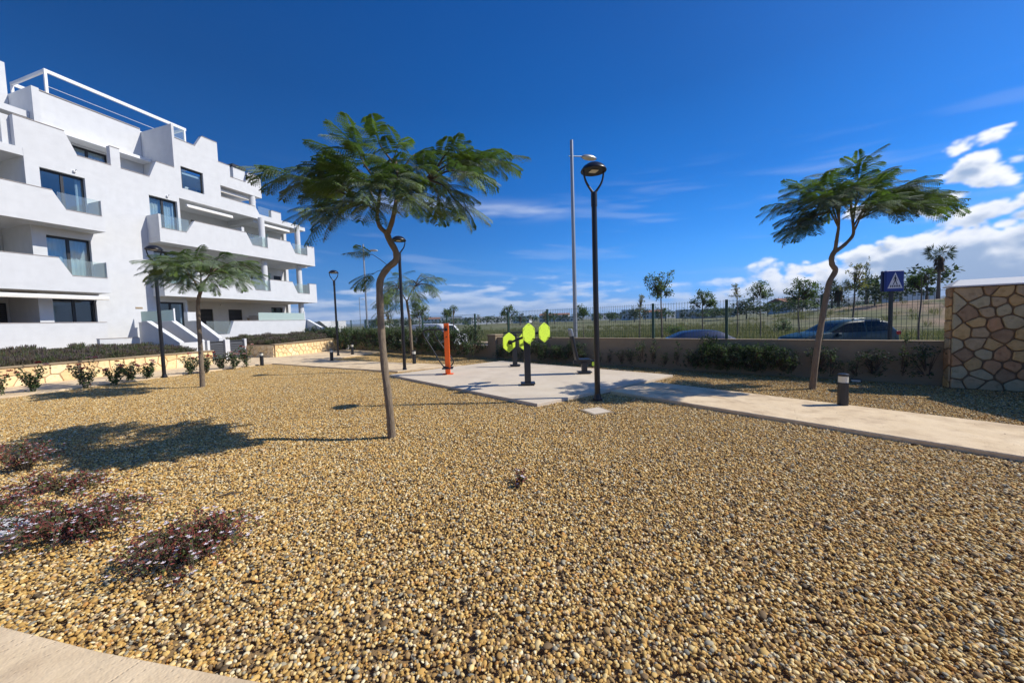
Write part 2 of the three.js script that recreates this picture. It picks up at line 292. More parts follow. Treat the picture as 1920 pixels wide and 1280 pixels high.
// loose pebbles: square patches of stones, laid turned and mirrored over the whole bed
const inside = (pts, x, z) => { let c = false; for (let i = 0, j = pts.length - 1; i < pts.length; j = i++) { const [xi, zi] = pts[i], [xj, zj] = pts[j]; if ((zi > z) !== (zj > z) && x < (xj - xi) * (z - zi) / (zj - zi) + xi) c = !c; } return c; };
const hard = [padPts, pathRight, pathBack, walkPts, pathNear];
const isHard = (x, z) => hard.some((p) => inside(p, x, z));
{
  const tones = [[214, 176, 104, 6], [196, 154, 84, 6], [228, 200, 140, 5], [178, 138, 78, 4.5], [238, 222, 182, 2.6], [158, 128, 84, 2.4], [168, 158, 134, 1.8], [128, 104, 72, 1.6], [196, 142, 76, 0.8], [138, 134, 120, 1.2], [98, 82, 60, 0.8], [212, 180, 136, 2]];
  const sum = tones.reduce((a, t) => a + t[3], 0);
  const SIZE = 0.5, r = mulberry(5), variants = [];
  for (let v = 0; v < 8; v++) {
    const detail = v < 4 ? 1 : 0, baseG = mergeVertices(new THREE.IcosahedronGeometry(1, detail).deleteAttribute('uv').deleteAttribute('normal'));
    const bp = baseG.attributes.position, nv = bp.count, count = v < 4 ? 1050 : 900, pos = new Float32Array(nv * count * 3), nor = new Float32Array(nv * count * 3), col = new Float32Array(nv * count * 3), idx = new Uint32Array(baseG.index.count * count);
    const q = new THREE.Quaternion(), e = new THREE.Euler(), p = V3(), n = V3();
    for (let k = 0; k < count; k++) {
      const big = r() < 0.1 ? 1.4 : 1, rad = (0.0055 + 0.0055 * r() * (0.5 + r())) * big, sx = rad * (0.8 + 0.6 * r()), sy = rad * (0.5 + 0.35 * r()), sz = rad * (0.75 + 0.4 * r());
      e.set((r() - 0.5) * 1.1, r() * 6.28, (r() - 0.5) * 1.1); q.setFromEuler(e);
      const x = (r() - 0.5) * SIZE, z = (r() - 0.5) * SIZE, y = -0.010 + 0.014 * r() + (r() < 0.05 ? 0.005 : 0);
      let t = r() * sum, ti = 0; while ((t -= tones[ti][3]) > 0) ti++;
      const j = 0.86 + 0.28 * r(), c = [0, 1, 2].map((a) => Math.pow(tones[ti][a] / 255, 2.2) * j * [0.92, 0.91, 0.86][a]);
      const w = [r() - 0.5, r() - 0.5, r() - 0.5, r() - 0.5, r() - 0.5, r() - 0.5];
      for (let i = 0; i < nv; i++) {
        const bxx = bp.getX(i), by = bp.getY(i), bz = bp.getZ(i), f = 1 + 0.45 * (w[0] * bxx * by + w[1] * by * bz + w[2] * bxx * bz + w[3] * bxx * bxx + w[4] * bz * bz);
        p.set(bxx * sx * f, by * sy * f, bz * sz * f).applyQuaternion(q); n.set(bxx / sx, by / sy, bz / sz).normalize().applyQuaternion(q);
        const o = (k * nv + i) * 3; pos[o] = p.x + x; pos[o + 1] = p.y + y; pos[o + 2] = p.z + z; nor[o] = n.x; nor[o + 1] = n.y; nor[o + 2] = n.z; col[o] = c[0]; col[o + 1] = c[1]; col[o + 2] = c[2];
      }
      for (let i = 0; i < baseG.index.count; i++) idx[k * baseG.index.count + i] = baseG.index.getX(i) + k * nv;
    }
    const g = new THREE.BufferGeometry(); g.setAttribute('position', new THREE.BufferAttribute(pos, 3)); g.setAttribute('normal', new THREE.BufferAttribute(nor, 3)); g.setAttribute('color', new THREE.BufferAttribute(col, 3)); g.setIndex(new THREE.BufferAttribute(idx, 1));
    variants.push({ g, list: [] });
  }
  const m4 = new THREE.Matrix4(), r2 = mulberry(6);
  for (let ix = -60; ix <= 50; ix++) for (let iz = -54; iz <= 4; iz++) {
    const x = ix * SIZE, z = iz * SIZE, d = Math.hypot(x, z), az = Math.atan2(x, -z);
    if (d > 27 || (d > 3 && Math.abs(az) > 1.25)) continue;
    const q = (x - W0.x) * WN.x + (z - W0.z) * WN.z, o = -(x * NOR.x + z * NOR.z);
    if (q > 0.1 || o > 18.3) continue;
    if ([[-1, -1], [1, -1], [1, 1], [-1, 1], [0, 0]].every(([a, b]) => isHard(x + a * 0.3, z + b * 0.3))) continue;
    const v = variants[(d < 7 ? 0 : 4) + Math.floor(r2() * 4)];
    m4.makeRotationY(Math.floor(r2() * 4) * Math.PI / 2 + (r2() - 0.5) * 0.2); if (r2() < 0.5) m4.scale(V3(-1, 1, 1));
    m4.setPosition(x, 0.002 * (r2() - 0.5) + 0.012 * terrainNoise(x * 0.35, z * 0.35), z); v.list.push(m4.clone());
  }
  const bed = new THREE.Group(); bed.name = 'gravel'; bed.userData = { kind: 'stuff', label: 'loose ochre and grey pebbles covering the garden bed', category: 'gravel' }; scene.add(bed);
  const pm = std(0xffffff, 0.78, { vertexColors: true });
  for (const v of variants) { const im = shadow(new THREE.InstancedMesh(v.g, pm, v.list.length)); v.list.forEach((m, i) => im.setMatrixAt(i, m)); im.name = 'pebbles'; im.userData = { kind: 'stuff' }; bed.add(im); }
}

// ---------------------------------------------------------------- the apartment block
const BO = so(14, 25);
const block = thing('apartment_building', 'white four-storey apartment block with stepped parapets and deep balconies', 'building', [BO.x, 0, BO.z], FACE);
const X = (s) => s - 14, Z = (o) => 25 - o;
const bpoly = (pts, o, depth, holes = []) => poly(pts.map(([s, h]) => [X(s), h]), depth, holes.map((h) => h.map(([s, y]) => [X(s), y]))).translate(0, 0, Z(o) - depth);
const bbox = (s0, s1, h0, h1, oFar, oNear) => bx(X(s0), X(s1), h0, h1, Z(oFar), Z(oNear));
const T = 0.26;
function curtain(w, h, seed) {
  const r = mulberry(seed), n = Math.max(8, Math.round(w * 26)), g = new THREE.PlaneGeometry(w, h, n, 1), p = g.attributes.position; let ph = r() * 6;
  for (let i = 0; i < p.count; i++) { const x = p.getX(i); p.setZ(i, 0.03 * Math.sin(x * 42 + ph + 2 * Math.sin(x * 5 + ph))); }
  g.computeVertexNormals(); return g;
}
let winSeed = 60;
// a dark aluminium window or sliding door with two leaves; o is the plane of the wall face
function windowAt(parent, s0, s1, h0, h1, o, opt = {}) {
  const inset = opt.inset ?? 0.16, z = Z(o) - inset, f = 0.055, x0 = X(s0), x1 = X(s1), xm = (x0 + x1) / 2 + (opt.shift ?? 0), fr = [];
  fr.push(bx(x0, x1, h1 - f, h1, z - 0.06, z), bx(x0, x1, h0, h0 + f, z - 0.06, z), bx(x0, x0 + f, h0 + f, h1 - f, z - 0.06, z), bx(x1 - f, x1, h0 + f, h1 - f, z - 0.06, z), bx(xm - 0.05, xm + 0.05, h0 + f, h1 - f, z - 0.055, z + 0.012));
  fr.push(bx(x0 + f, xm - 0.05, h1 - f - 0.05, h1 - f, z - 0.045, z - 0.01), bx(xm + 0.05, x1 - f, h1 - f - 0.05, h1 - f, z - 0.045, z - 0.01));
  const w = part('window', fr, M.frame, parent);
  part('pane', bx(x0 + f, xm - 0.05, h0 + f, h1 - f - 0.05, z - 0.033, z - 0.029), M.pane, w);
  part('pane', bx(xm + 0.05, x1 - f, h0 + f, h1 - f - 0.05, z - 0.033, z - 0.029), M.pane, w);
  if (opt.curtain) for (const [a, b] of opt.curtain) { const cw = (b - a) * (x1 - x0), c = curtain(cw, h1 - h0 - 0.1, winSeed++); part('curtain', c.translate(x0 + (a + b) / 2 * (x1 - x0), (h0 + h1) / 2, z - 0.2), M.curtain, w); }
  return w;
}
function shutterDoor(parent, s0, s1, h0, h1, o) { // dark roller shutter pulled down
  const g = [], n = Math.round((h1 - h0) / 0.09); for (let i = 0; i < n; i++) { const y0 = h0 + i * (h1 - h0) / n; g.push(bx(X(s0), X(s1), y0 + 0.006, y0 + (h1 - h0) / n, Z(o) + 0.004, Z(o) + 0.03)); }
  const fr = part('door', [bx(X(s0) - 0.05, X(s0), h0, h1 + 0.05, Z(o) + 0.002, Z(o) + 0.05), bx(X(s1), X(s1) + 0.05, h0, h1 + 0.05, Z(o) + 0.002, Z(o) + 0.05), bx(X(s0), X(s1), h1, h1 + 0.05, Z(o) + 0.002, Z(o) + 0.05)], M.frame, parent);
  part('shutter', g, M.darkDoor, fr);
}
// main facade
const facade = [[9.37, 0.2], [15.2, 0.2], [15.2, 9.36], [23.55, 9.36], [23.55, 9.7], [21.9, 9.7], [21.9, 10.23], [21.1, 10.23], [21.1, 9.7], [20.17, 9.7], [19.89, 10.18], [17.6, 10.18], [17.6, 10.9], [20.43, 10.9], [20.43, 12.36], [19.5, 12.36], [19.3, 11.65], [18.28, 11.65], [18.28, 12.36], [17.57, 12.36], [17.57, 13.53], [16.68, 13.53], [16.27, 12.78], [15.2, 12.78], [15.2, 13.53], [15.08, 13.53], [15.08, 11.05], [14.21, 11.05], [13.85, 10.1], [12.65, 10.1], [12.65, 11.06], [12.27, 11.06], [12.27, 10.1], [11.06, 10.1], [10.69, 11.06], [9.17, 11.06], [9.17, 9.74], [9.37, 9.74]];
const openings = [[9.8, 11.25, 6.78, 9.1], [9.8, 11.25, 3.82, 6.13], [9.8, 11.25, 1.0, 3.27], [13.75, 15.08, 6.78, 9.1], [13.75, 15.08, 3.82, 6.13], [13.75, 15.08, 1.0, 3.27], [15.4, 16.6, 9.99, 11.27]];
const wallMain = part('front_wall', metreUV(bpoly(facade, 25, T, openings.map((o) => rect(...o)))), M.plaster, block);
const edge = (pts, o, depth, lift = 0.03, over = 0.03) => { // thin coping along the top of a parapet
  const g = []; for (let i = 0; i + 1 < pts.length; i++) { const [a, b] = [pts[i], pts[i + 1]], len = Math.hypot(b[0] - a[0], b[1] - a[1]), an = Math.atan2(b[1] - a[1], b[0] - a[0]); const q = new THREE.BoxGeometry(len + 0.004, lift, depth + 2 * over); q.translate(len / 2, lift / 2 + 0.001 * (i + 1), 0).rotateZ(an).translate(X(a[0]), a[1], Z(o) - depth / 2); g.push(q); } return g;
};
for (const run of [[[9.17, 11.06], [10.69, 11.06]], [[11.06, 10.1], [12.27, 10.1]], [[12.27, 11.06], [12.65, 11.06]], [[12.65, 10.1], [13.85, 10.1]], [[14.21, 11.05], [15.08, 11.05]], [[15.2, 12.78], [16.27, 12.78]], [[16.68, 13.53], [17.57, 13.53]], [[17.57, 12.36], [18.28, 12.36]], [[18.28, 11.65], [19.3, 11.65]], [[19.5, 12.36], [20.43, 12.36]], [[17.6, 10.18], [19.89, 10.18]], [[21.1, 10.23], [21.9, 10.23]]]) part('coping', edge(run, 25, T, 0.022, 0.025), M.coping, wallMain);
const cur = { both: [[0.03, 0.5], [0.52, 0.97]], left: [[0.02, 0.42]], sides: [[0.02, 0.22], [0.8, 0.98]] };
windowAt(block, 9.8, 11.25, 6.78, 9.1, 25, { curtain: [[0.85, 0.98]] });
windowAt(block, 9.8, 11.25, 3.82, 6.13, 25, { curtain: cur.both });
windowAt(block, 9.8, 11.25, 1.0, 3.27, 25, { curtain: [[0.02, 0.12]] });
windowAt(block, 13.75, 15.08, 6.78, 9.1, 25, { curtain: cur.both });
windowAt(block, 13.75, 15.08, 3.82, 6.13, 25, { curtain: cur.both });
windowAt(block, 13.75, 15.08, 1.0, 3.27, 25, {});
windowAt(block, 15.4, 16.6, 9.99, 11.27, 25, { shift: -0.55, inset: 0.12 });
// floors, back and inner walls
for (const [h, o] of [[0.7, 22.6], [3.55, 25.28], [6.48, 25.28], [9.44, 25.28]]) part('floor_slab', bbox(2, 24.3, h, h + (h < 1 ? 0.25 : 0.27), 34, o), h < 1 ? M.boundary : M.plaster, block);
part('roof_slab', bbox(2, 10.74, 12.2, 12.5, 34, 27.8), M.plaster, block);
part('roof_slab', bbox(11.01, 15.05, 12.9, 13.2, 33.9, 27.97), M.plaster, block);
part('roof_slab', bbox(15.35, 17.56, 12.2, 12.5, 34, 25.28), M.plaster, block);
part('roof_slab', bbox(17.57, 20.42, 11.3, 11.6, 34, 25.28), M.plaster, block);
part('plinth', bbox(2, 24.2, 0.0, 0.69, 34, 22.7), M.plaster, block);
part('back_wall', bbox(2, 24.3, 0.0, 13.4, 34.3, 34.01), M.plaster, block);
part('side_wall', bbox(24.31, 24.55, 0.1, 9.7, 34, 27.6), M.plaster, block);
part('side_wall', bbox(1.74, 2.0, 0.1, 12.4, 34, 25), M.plaster, block);
// recessed rear wall of the terraces on the right, one run a storey, with its doors and windows
const rear = (h0, h1, list) => { const w = part('terrace_wall', metreUV(bpoly(rect(15.21, 24.3, h0, h1), 27.8, T, list.map((a) => rect(a[0], a[1], a[2], a[3])))), M.plaster, block); return w; };
rear(6.76, 9.43, [[17.5, 18.9, 6.8, 9.0], [20.9, 22.3, 6.8, 8.95], [23.3, 24.0, 6.8, 8.9]]);
rear(3.83, 6.47, [[17.5, 18.9, 3.86, 6.0], [20.9, 22.3, 3.86, 6.0], [23.3, 24.0, 3.86, 5.9]]);
rear(0.96, 3.54, [[17.4, 18.45, 0.98, 3.05], [19.5, 20.5, 0.98, 3.05], [22.9, 24.0, 1.2, 3.3]]);
for (const [a, b, c, d] of [[20.9, 22.3, 6.8, 8.95], [20.9, 22.3, 3.86, 6.0], [22.9, 24.0, 1.2, 3.3]]) windowAt(block, a, b, c, d, 27.8, { curtain: [[0.05, 0.45]] });
for (const [a, b, c, d] of [[17.5, 18.9, 6.8, 9.0], [23.3, 24.0, 6.8, 8.9], [17.5, 18.9, 3.86, 6.0], [23.3, 24.0, 3.86, 5.9], [17.4, 18.45, 0.98, 3.05], [19.5, 20.5, 0.98, 3.05]]) shutterDoor(block, a, b, c, d, 27.92);
part('return_wall', bbox(14.95, 15.2, 0.96, 9.43, 27.8, 25.27), M.plaster, block);
part('terrace_divider', bbox(19.02, 19.2, 6.76, 8.6, 27.79, 25.3), M.plaster, block);
part('terrace_divider', bbox(21.0, 21.2, 0.96, 2.6, 27.79, 25.3), M.plaster, block);
// top floor, set back behind its terrace
part('top_floor_wall', metreUV(bpoly([[11, 9.72], [15.07, 9.72], [15.07, 13.68], [11, 13.68]], 27.7, T, [rect(11.9, 13.5, 9.8, 11.55)])), M.plaster, block);
windowAt(block, 11.9, 13.5, 9.8, 11.55, 27.7, { curtain: cur.both });
part('canopy', bbox(11.3, 15.06, 11.62, 11.78, 27.69, 26.9), M.white, block);
part('top_floor_wall', bbox(10.75, 11.0, 9.72, 13.68, 33.9, 27.45), M.plaster, block);
part('top_floor_wall', bbox(15.09, 15.34, 9.72, 13.52, 33.9, 25.27), M.plaster, block);
part('top_floor_wall', metreUV(bpoly(rect(15.35, 20.4, 9.72, 11.29), 27.6, T, [rect(17.9, 19.4, 9.75, 11.1)])), M.plaster, block);
shutterDoor(block, 17.9, 19.4, 9.75, 11.05, 27.7);
part('terrace_soffit', bbox(15.35, 20.42, 10.92, 11.1, 27.3, 25.27), M.plaster, block);
part('coping', [bbox(11.0, 15.05, 13.685, 13.72, 27.98, 27.66)], M.coping, block);
part('stair_tower', bbox(7.5, 10.74, 12.5, 15.2, 33, 29.5), M.plaster, block);
part('terrace_side_wall', bbox(8.92, 9.17, 9.72, 11.05, 27.5, 25.27), M.plaster, block);
part('left_wall', metreUV(bpoly(rect(2.0, 8.9, 9.72, 12.2), 27.5, T)), M.plaster, block);
// left recess
part('return_wall', bbox(9.38, 9.6, 0.96, 9.43, 27.5, 25.27), M.plaster, block);
for (const [h0, h1, d0, d1, top] of [[6.76, 9.43, 7.4, 8.5, 8.75], [3.83, 6.47, 7.4, 8.45, 5.85], [0.96, 3.54, 7.2, 8.9, 2.95]]) {
  part('recess_wall', metreUV(bpoly(rect(2.0, 9.37, h0, h1), 27.4, T)), M.plaster, block);
  shutterDoor(block, d0, d1, h0 + 0.04, top, 27.38);
  shutterDoor(block, 8.98, 9.2, h0 + 0.04, top + 0.12, 27.37);
}
part('floor_edge', bbox(2, 9.365, 9.4, 9.74, 25.27, 25.0), M.plaster, block);
// balconies: front parapet with its cut-outs, floor, end walls, glass where it is low
function balcony(h0, pts, s0, s1, glass, oBack) {
  const b = part('balcony', metreUV(bpoly(pts, 24, 0.2)), M.plaster, block);
  part('balcony_floor', bbox(s0 + 0.001, s1 - 0.001, h0 + 0.002, h0 + 0.26, oBack, 24.201), M.plaster, b);
  for (const [a, c, y] of glass) part('glass_panel', bbox(a, c, y + 0.02, y + 0.74, 24.11, 24.095), M.rail, b);
  return b;
}
const topRun = (b, pts) => { for (let i = 0; i + 1 < pts.length; i += 2) part('coping', edge([pts[i], pts[i + 1]], 24, 0.2, 0.02, 0.02), M.coping, b); };
for (const [h0, hi, lo] of [[6.46, 7.92, 7.18], [3.53, 5.0, 4.24]]) {
  const b = balcony(h0, [[2, h0], [11.38, h0], [11.38, hi], [11.28, hi], [11.28, lo], [10.1, lo], [9.72, hi], [2, hi]], 2, 11.38, [[9.9, 11.27, lo]], 25.27);
  part('balcony_end', bbox(11.28, 11.379, h0 + 0.265, hi - 0.002, 24.999, 24.201), M.plaster, b);
  topRun(b, [[2, hi], [9.72, hi], [10.1, lo], [11.28, lo]]);
}
for (const [h0, hi, lo] of [[6.44, 7.94, 7.19], [3.53, 5.0, 4.2]]) {
  const b = balcony(h0, [[13.55, h0], [23.85, h0], [23.85, hi], [23.17, hi], [23.17, lo], [22.05, lo], [21.65, hi], [19.83, hi], [19.83, lo], [18.72, lo], [18.34, hi], [15.28, hi], [14.84, lo], [13.65, lo], [13.65, hi - 0.02], [13.55, hi - 0.02]], 13.55, 23.85, [[13.66, 15.05, lo], [18.5, 19.82, lo], [21.9, 23.16, lo]], 25.0);
  part('balcony_end', bbox(13.551, 13.65, h0 + 0.265, hi - 0.022, 24.999, 24.201), M.plaster, b);
  part('balcony_end', bbox(23.65, 23.849, h0 + 0.265, hi - 0.004, 27.7, 24.201), M.plaster, b);
  part('terrace_floor', bbox(15.21, 23.849, h0 + 0.003, h0 + 0.262, 27.79, 25.001), M.plaster, b);
  part('partition', bbox(19.6, 19.82, h0 + 0.265, hi - 0.003, 25.4, 24.201), M.plaster, b);
  part('screen', bbox(21.12, 21.14, h0 + 0.27, h0 + 2.15, 26.9, 25.5), M.frosted, b);
  topRun(b, [[13.65, lo], [14.84, lo], [15.28, hi], [18.34, hi], [18.72, lo], [19.83, lo], [19.83, hi], [21.65, hi], [22.05, lo], [23.17, lo], [23.17, hi], [23.85, hi]]);
}
// beams and columns of the covered terraces
part('beam', bbox(19.9, 20.2, 9.12, 9.43, 27.79, 25.27), M.plaster, block);
part('beam', bbox(23.2, 23.54, 9.38, 9.68, 27.79, 25.27), M.plaster, block);
for (const [s, h0, h1, o] of [[19.95, 6.72, 9.35, 24.62], [22.9, 6.72, 9.35, 24.62], [19.95, 3.8, 6.43, 24.62], [22.85, 3.8, 6.43, 24.62], [22.85, 0.96, 3.52, 24.62], [19.85, 9.71, 10.89, 25.2]]) part('column', cyl(0.19, 0.19, h0, h1, 28).translate(X(s), 0, Z(o)), M.plaster, block);
part('terrace_glass', bbox(20.2, 21.08, 9.72, 10.3, 25.14, 25.12), M.rail, block);
part('roof_glass', [bbox(15.21, 15.8, 12.81, 13.5, 25.14, 25.12)], M.rail, block);
part('roof_glass_post', [bbox(15.8, 15.84, 12.79, 13.56, 25.15, 25.11), bbox(15.21, 15.8, 13.5, 13.54, 25.15, 25.11)], M.white, block);
// awnings
for (const [s0, s1, h, o] of [[3, 11.3, 3.24, 24.02], [15.6, 18.3, 9.0, 25.02], [20.4, 22.6, 9.0, 25.02], [17.7, 20.2, 10.62, 25.3]]) {
  const a = part('awning', rbox(X(s0), X(s1), h, h + 0.13, Z(o + 0.2), Z(o), 0.03), M.white, block);
  part('front_bar', rbox(X(s0) + 0.02, X(s1) - 0.02, h - 0.06, h - 0.005, Z(o + 0.08), Z(o - 0.05), 0.02), M.awning, a);
}
// rolled blinds, wall lamps and small fittings
for (const [s, h, o] of [[10.9, 9.25, 25], [14.6, 9.22, 25], [10.6, 11.9, 27.7], [19.0, 3.3, 27.8], [20.8, 2.5, 27.8]]) { const w = part('wall_lamp', rbox(X(s) - 0.05, X(s) + 0.05, h, h + 0.09, Z(o) + 0.001, Z(o) + 0.09, 0.015), M.white, block); part('lamp_arm', bar(V3(X(s), h + 0.05, Z(o) + 0.08), V3(X(s) + 0.02, h + 0.12, Z(o) + 0.16), 0.015), M.white, w); }
part('wall_plate', bbox(12.75, 13.05, 2.85, 2.94, 25, 24.985), M.boundary, block);
part('wall_plate', bbox(20.85, 21.0, 2.2, 2.42, 27.8, 27.77), M.boundary, block);
// chimney on the roof
const chim = part('chimney', bbox(19.45, 20.3, 11.6, 12.95, 27.0, 26.3), M.plaster, block);
part('chimney_cap', bbox(19.4, 20.36, 12.95, 13.15, 27.06, 26.24), M.frame, chim);
// roof pergola
part('pergola', [bbox(11.36, 11.46, 13.72, 14.92, 27.85, 27.75), bbox(11.36, 11.46, 13.5, 14.92, 30.9, 30.8), bbox(11.46, 17.6, 14.76, 14.92, 27.85, 27.75), bbox(11.46, 17.6, 14.76, 14.92, 30.9, 30.8), bbox(11.365, 11.455, 14.77, 14.915, 30.79, 27.86), bbox(17.45, 17.55, 12.5, 14.755, 27.85, 27.75), bbox(17.45, 17.55, 12.5, 14.755, 30.9, 30.8), bbox(17.505, 17.595, 14.77, 14.915, 30.79, 27.86)], M.white, block);
part('pergola_rail', bar(V3(X(11.46), 14.1, Z(27.8)), V3(X(17.5), 14.1, Z(27.8)), 0.012), M.white, block);
part('air_unit', rbox(X(19.4), X(20.1), 6.76, 7.3, Z(26.4), Z(26.0), 0.03), M.white, block);

// ground floor: garden walls, stairs down to the walkway, glass
const gardenWall = (label, pts, o, t = 0.22) => { const w = thing('garden_wall', label, 'wall', [BO.x, 0, BO.z], FACE, 'white rendered garden walls'); part('wall', metreUV(bpoly(pts, o, t)), M.plaster, w); return w; };
{
  const a = gardenWall('long white parapet under the ground floor window at far left', [[2, 0.2], [11.3, 0.2], [11.3, 2.13], [2, 2.13]], 24.4);
  part('coping', edge([[2, 2.13], [11.3, 2.13]], 24.4, 0.22, 0.022, 0.02), M.coping, a);
  const b = gardenWall('low white wall beside the frosted glass at the foot of the facade', [[10.3, 0.2], [11.75, 0.2], [11.75, 1.34], [10.3, 1.34]], 22.9);
  part('coping', edge([[10.3, 1.34], [11.7, 1.34]], 22.9, 0.22, 0.022, 0.02), M.coping, b);
  const c = gardenWall('white garden wall with a slanted left end below the covered terrace', [[15.4, 0.5], [21.25, 0.5], [21.25, 2.1], [16.05, 2.1], [15.75, 1.33], [14.6, 1.33], [14.6, 0.5]], 22.5);
  part('coping', edge([[16.05, 2.1], [21.25, 2.1]], 22.5, 0.22, 0.022, 0.02), M.coping, c);
  part('frosted_glass', bbox(17.7, 21.2, 2.13, 2.62, 22.62, 22.6), M.frosted, c);
  part('glass_post', [bbox(21.2, 21.25, 2.12, 2.75, 22.64, 22.58), bbox(19.4, 19.43, 2.12, 2.62, 22.64, 22.625)], M.white, c);
  part('glass_panel', bbox(14.62, 15.95, 1.36, 2.1, 22.62, 22.605), M.rail, c);
  const d = gardenWall('white wall with a slanted edge right of the far stairs', [[22.15, 0.3], [22.98, 0.3], [22.98, 1.98], [20.48, 1.98], [22.15, 0.9]], 20.5);
  part('side', bbox(22.76, 22.98, 0.3, 1.978, 24.0, 20.721), M.plaster, d);
  const e = gardenWall('white square pier beside the stairs in front of a dark door', [[13.95, 0.5], [14.55, 0.5], [14.55, 2.62], [13.95, 2.62]], 23.0, 0.3);
  void e;
}
// stair flanks: walls square to the facade with sloping tops; profile in (out, height)
function stairWall(parent, s, prof, t = 0.16) {
  const g = poly(prof.map(([o, h]) => [-(o - 25), h]), t).rotateY(-Math.PI / 2).translate(X(s) + t, 0, 0); // x of the profile becomes z
  part('stair_wall', metreUV(g), M.plaster, parent);
  const sl = prof.slice(0, 3), cop = []; for (let i = 0; i < 2; i++) { const a = sl[i], b = sl[i + 1], len = Math.hypot(b[0] - a[0], b[1] - a[1]), q = new THREE.BoxGeometry(t + 0.05, 0.025, len); const an = Math.atan2(b[1] - a[1], a[0] - b[0]); q.rotateX(-an).translate(X(s) + t / 2, (a[1] + b[1]) / 2 + 0.0125, Z((a[0] + b[0]) / 2)); cop.push(q); }
  part('coping', cop, M.white, parent);
}
function steps(parent, s0, s1, oTop, oBot, hTop, hBot) { const n = 6; for (let i = 0; i < n; i++) { const h = lerp(hTop, hBot, (i + 1) / n), o0 = lerp(oTop, oBot, i / n), o1 = lerp(oTop, oBot, (i + 1) / n); part('step', bbox(s0, s1, 0.02, h, o0 - 0.002, o1), M.boundary, parent); } }
{
  const a = thing('garden_stairs', 'white stairs with sloping side walls behind the slender left tree', 'stairs', [BO.x, 0, BO.z], FACE, 'white stairs down to the walkway');
  stairWall(a, 11.72, [[22.6, 2.1], [22.2, 2.1], [20.0, 1.05], [20.0, 0.1], [22.6, 0.1]]);
  stairWall(a, 12.68, [[24.7, 2.1], [22.1, 2.1], [20.1, 1.05], [20.1, 0.1], [24.7, 0.1]]);
  stairWall(a, 13.8, [[23.0, 2.1], [22.1, 2.1], [20.5, 1.15], [20.5, 0.1], [23.0, 0.1]]);
  steps(a, 12.85, 13.79, 22.6, 20.6, 0.95, 0.2); steps(a, 11.89, 12.67, 22.6, 20.4, 0.95, 0.2);
  part('end_wall', bbox(11.881, 12.679, 0.1, 1.04, 20.2, 20.03), M.plaster, a);
  part('frosted_glass', bbox(12.75, 12.77, 2.13, 2.68, 24.6, 22.05), M.frosted, a);
  part('glass_post', bbox(12.73, 12.79, 2.127, 2.75, 22.049, 22.0), M.white, a);
  const b = thing('garden_stairs', 'far white stairs with a sloping side wall at the end of the block', 'stairs', [BO.x, 0, BO.z], FACE, 'white stairs down to the walkway');
  stairWall(b, 21.27, [[22.7, 2.1], [22.4, 2.1], [20.1, 1.0], [20.1, 0.1], [22.7, 0.1]]);
  steps(b, 21.44, 22.14, 22.6, 20.3, 0.95, 0.2);
}
// slatted metal gates between white posts
function gate(s, w, o, label, h = 0.98) {
  const p = so(s, o), g = thing('louvred_gate', label, 'gate', [p.x, 0.045, p.z], FACE, 'dark louvred gates');
  part('post', rbox(-0.13, -0.01, 0, h + 0.05, -0.08, 0.08, 0.008), M.plaster, g); part('post', rbox(w + 0.01, w + 0.13, 0, h + 0.05, -0.08, 0.08, 0.008), M.plaster, g);
  part('frame', [bx(0, 0.05, 0.04, h, -0.03, 0.03), bx(w - 0.05, w, 0.04, h, -0.03, 0.03), bx(0.05, w - 0.05, h - 0.05, h, -0.03, 0.03), bx(0.05, w - 0.05, 0.04, 0.09, -0.03, 0.03), bx(0.05, w - 0.05, 0.09, h - 0.05, -0.028, -0.02)], M.louver, g);
  for (let i = 0; i < 8; i++) { const y = 0.13 + i * (h - 0.2) / 8; part('slat', new THREE.BoxGeometry(w - 0.1, 0.10, 0.012).rotateX(-0.6).translate(w / 2, y + 0.02, 0.008), M.louver, g); }
}
gate(13.1, 0.72, 20.2, 'dark louvred gate nearest the slender left tree'); gate(14.08, 0.76, 20.2, 'dark louvred gate next to the end of the long stone wall'); gate(19.62, 0.78, 17.4, 'dark louvred gate at the far end of the stone wall beside the hedge', 1.0);

// ---------------------------------------------------------------- rubble walls: every stone a piece of its own
function cells(w, h, size, r) { // irregular polygons filling a rectangle
  const pts = [], nx = Math.max(1, Math.round(w / size)), ny = Math.max(1, Math.round(h / size / 0.8));
  for (let j = 0; j < ny; j++) for (let i = 0; i < nx; i++) pts.push([(i + 0.5 + (j % 2 ? 0.22 : -0.22) + (r() - 0.5) * 0.75) * w / nx, (j + 0.5 + (r() - 0.5) * 0.66) * h / ny]);
  return pts.map((p, k) => {
    let c = [[0, 0], [w, 0], [w, h], [0, h]];
    pts.forEach((q, m) => {
      if (m === k || Math.hypot(q[0] - p[0], q[1] - p[1]) > size * 4) return;
      const nxv = q[0] - p[0], nyv = q[1] - p[1], d = (nxv * (p[0] + q[0]) + nyv * (p[1] + q[1])) / 2, out = [];
      for (let i = 0; i < c.length; i++) { const a = c[i], b = c[(i + 1) % c.length], fa = nxv * a[0] + nyv * a[1] - d, fb = nxv * b[0] + nyv * b[1] - d; if (fa <= 0) out.push(a); if ((fa < 0 && fb > 0) || (fa > 0 && fb < 0)) { const t = fa / (fa - fb); out.push([lerp(a[0], b[0], t), lerp(a[1], b[1], t)]); } }
      c = out;
    });
    return c;
  });
}
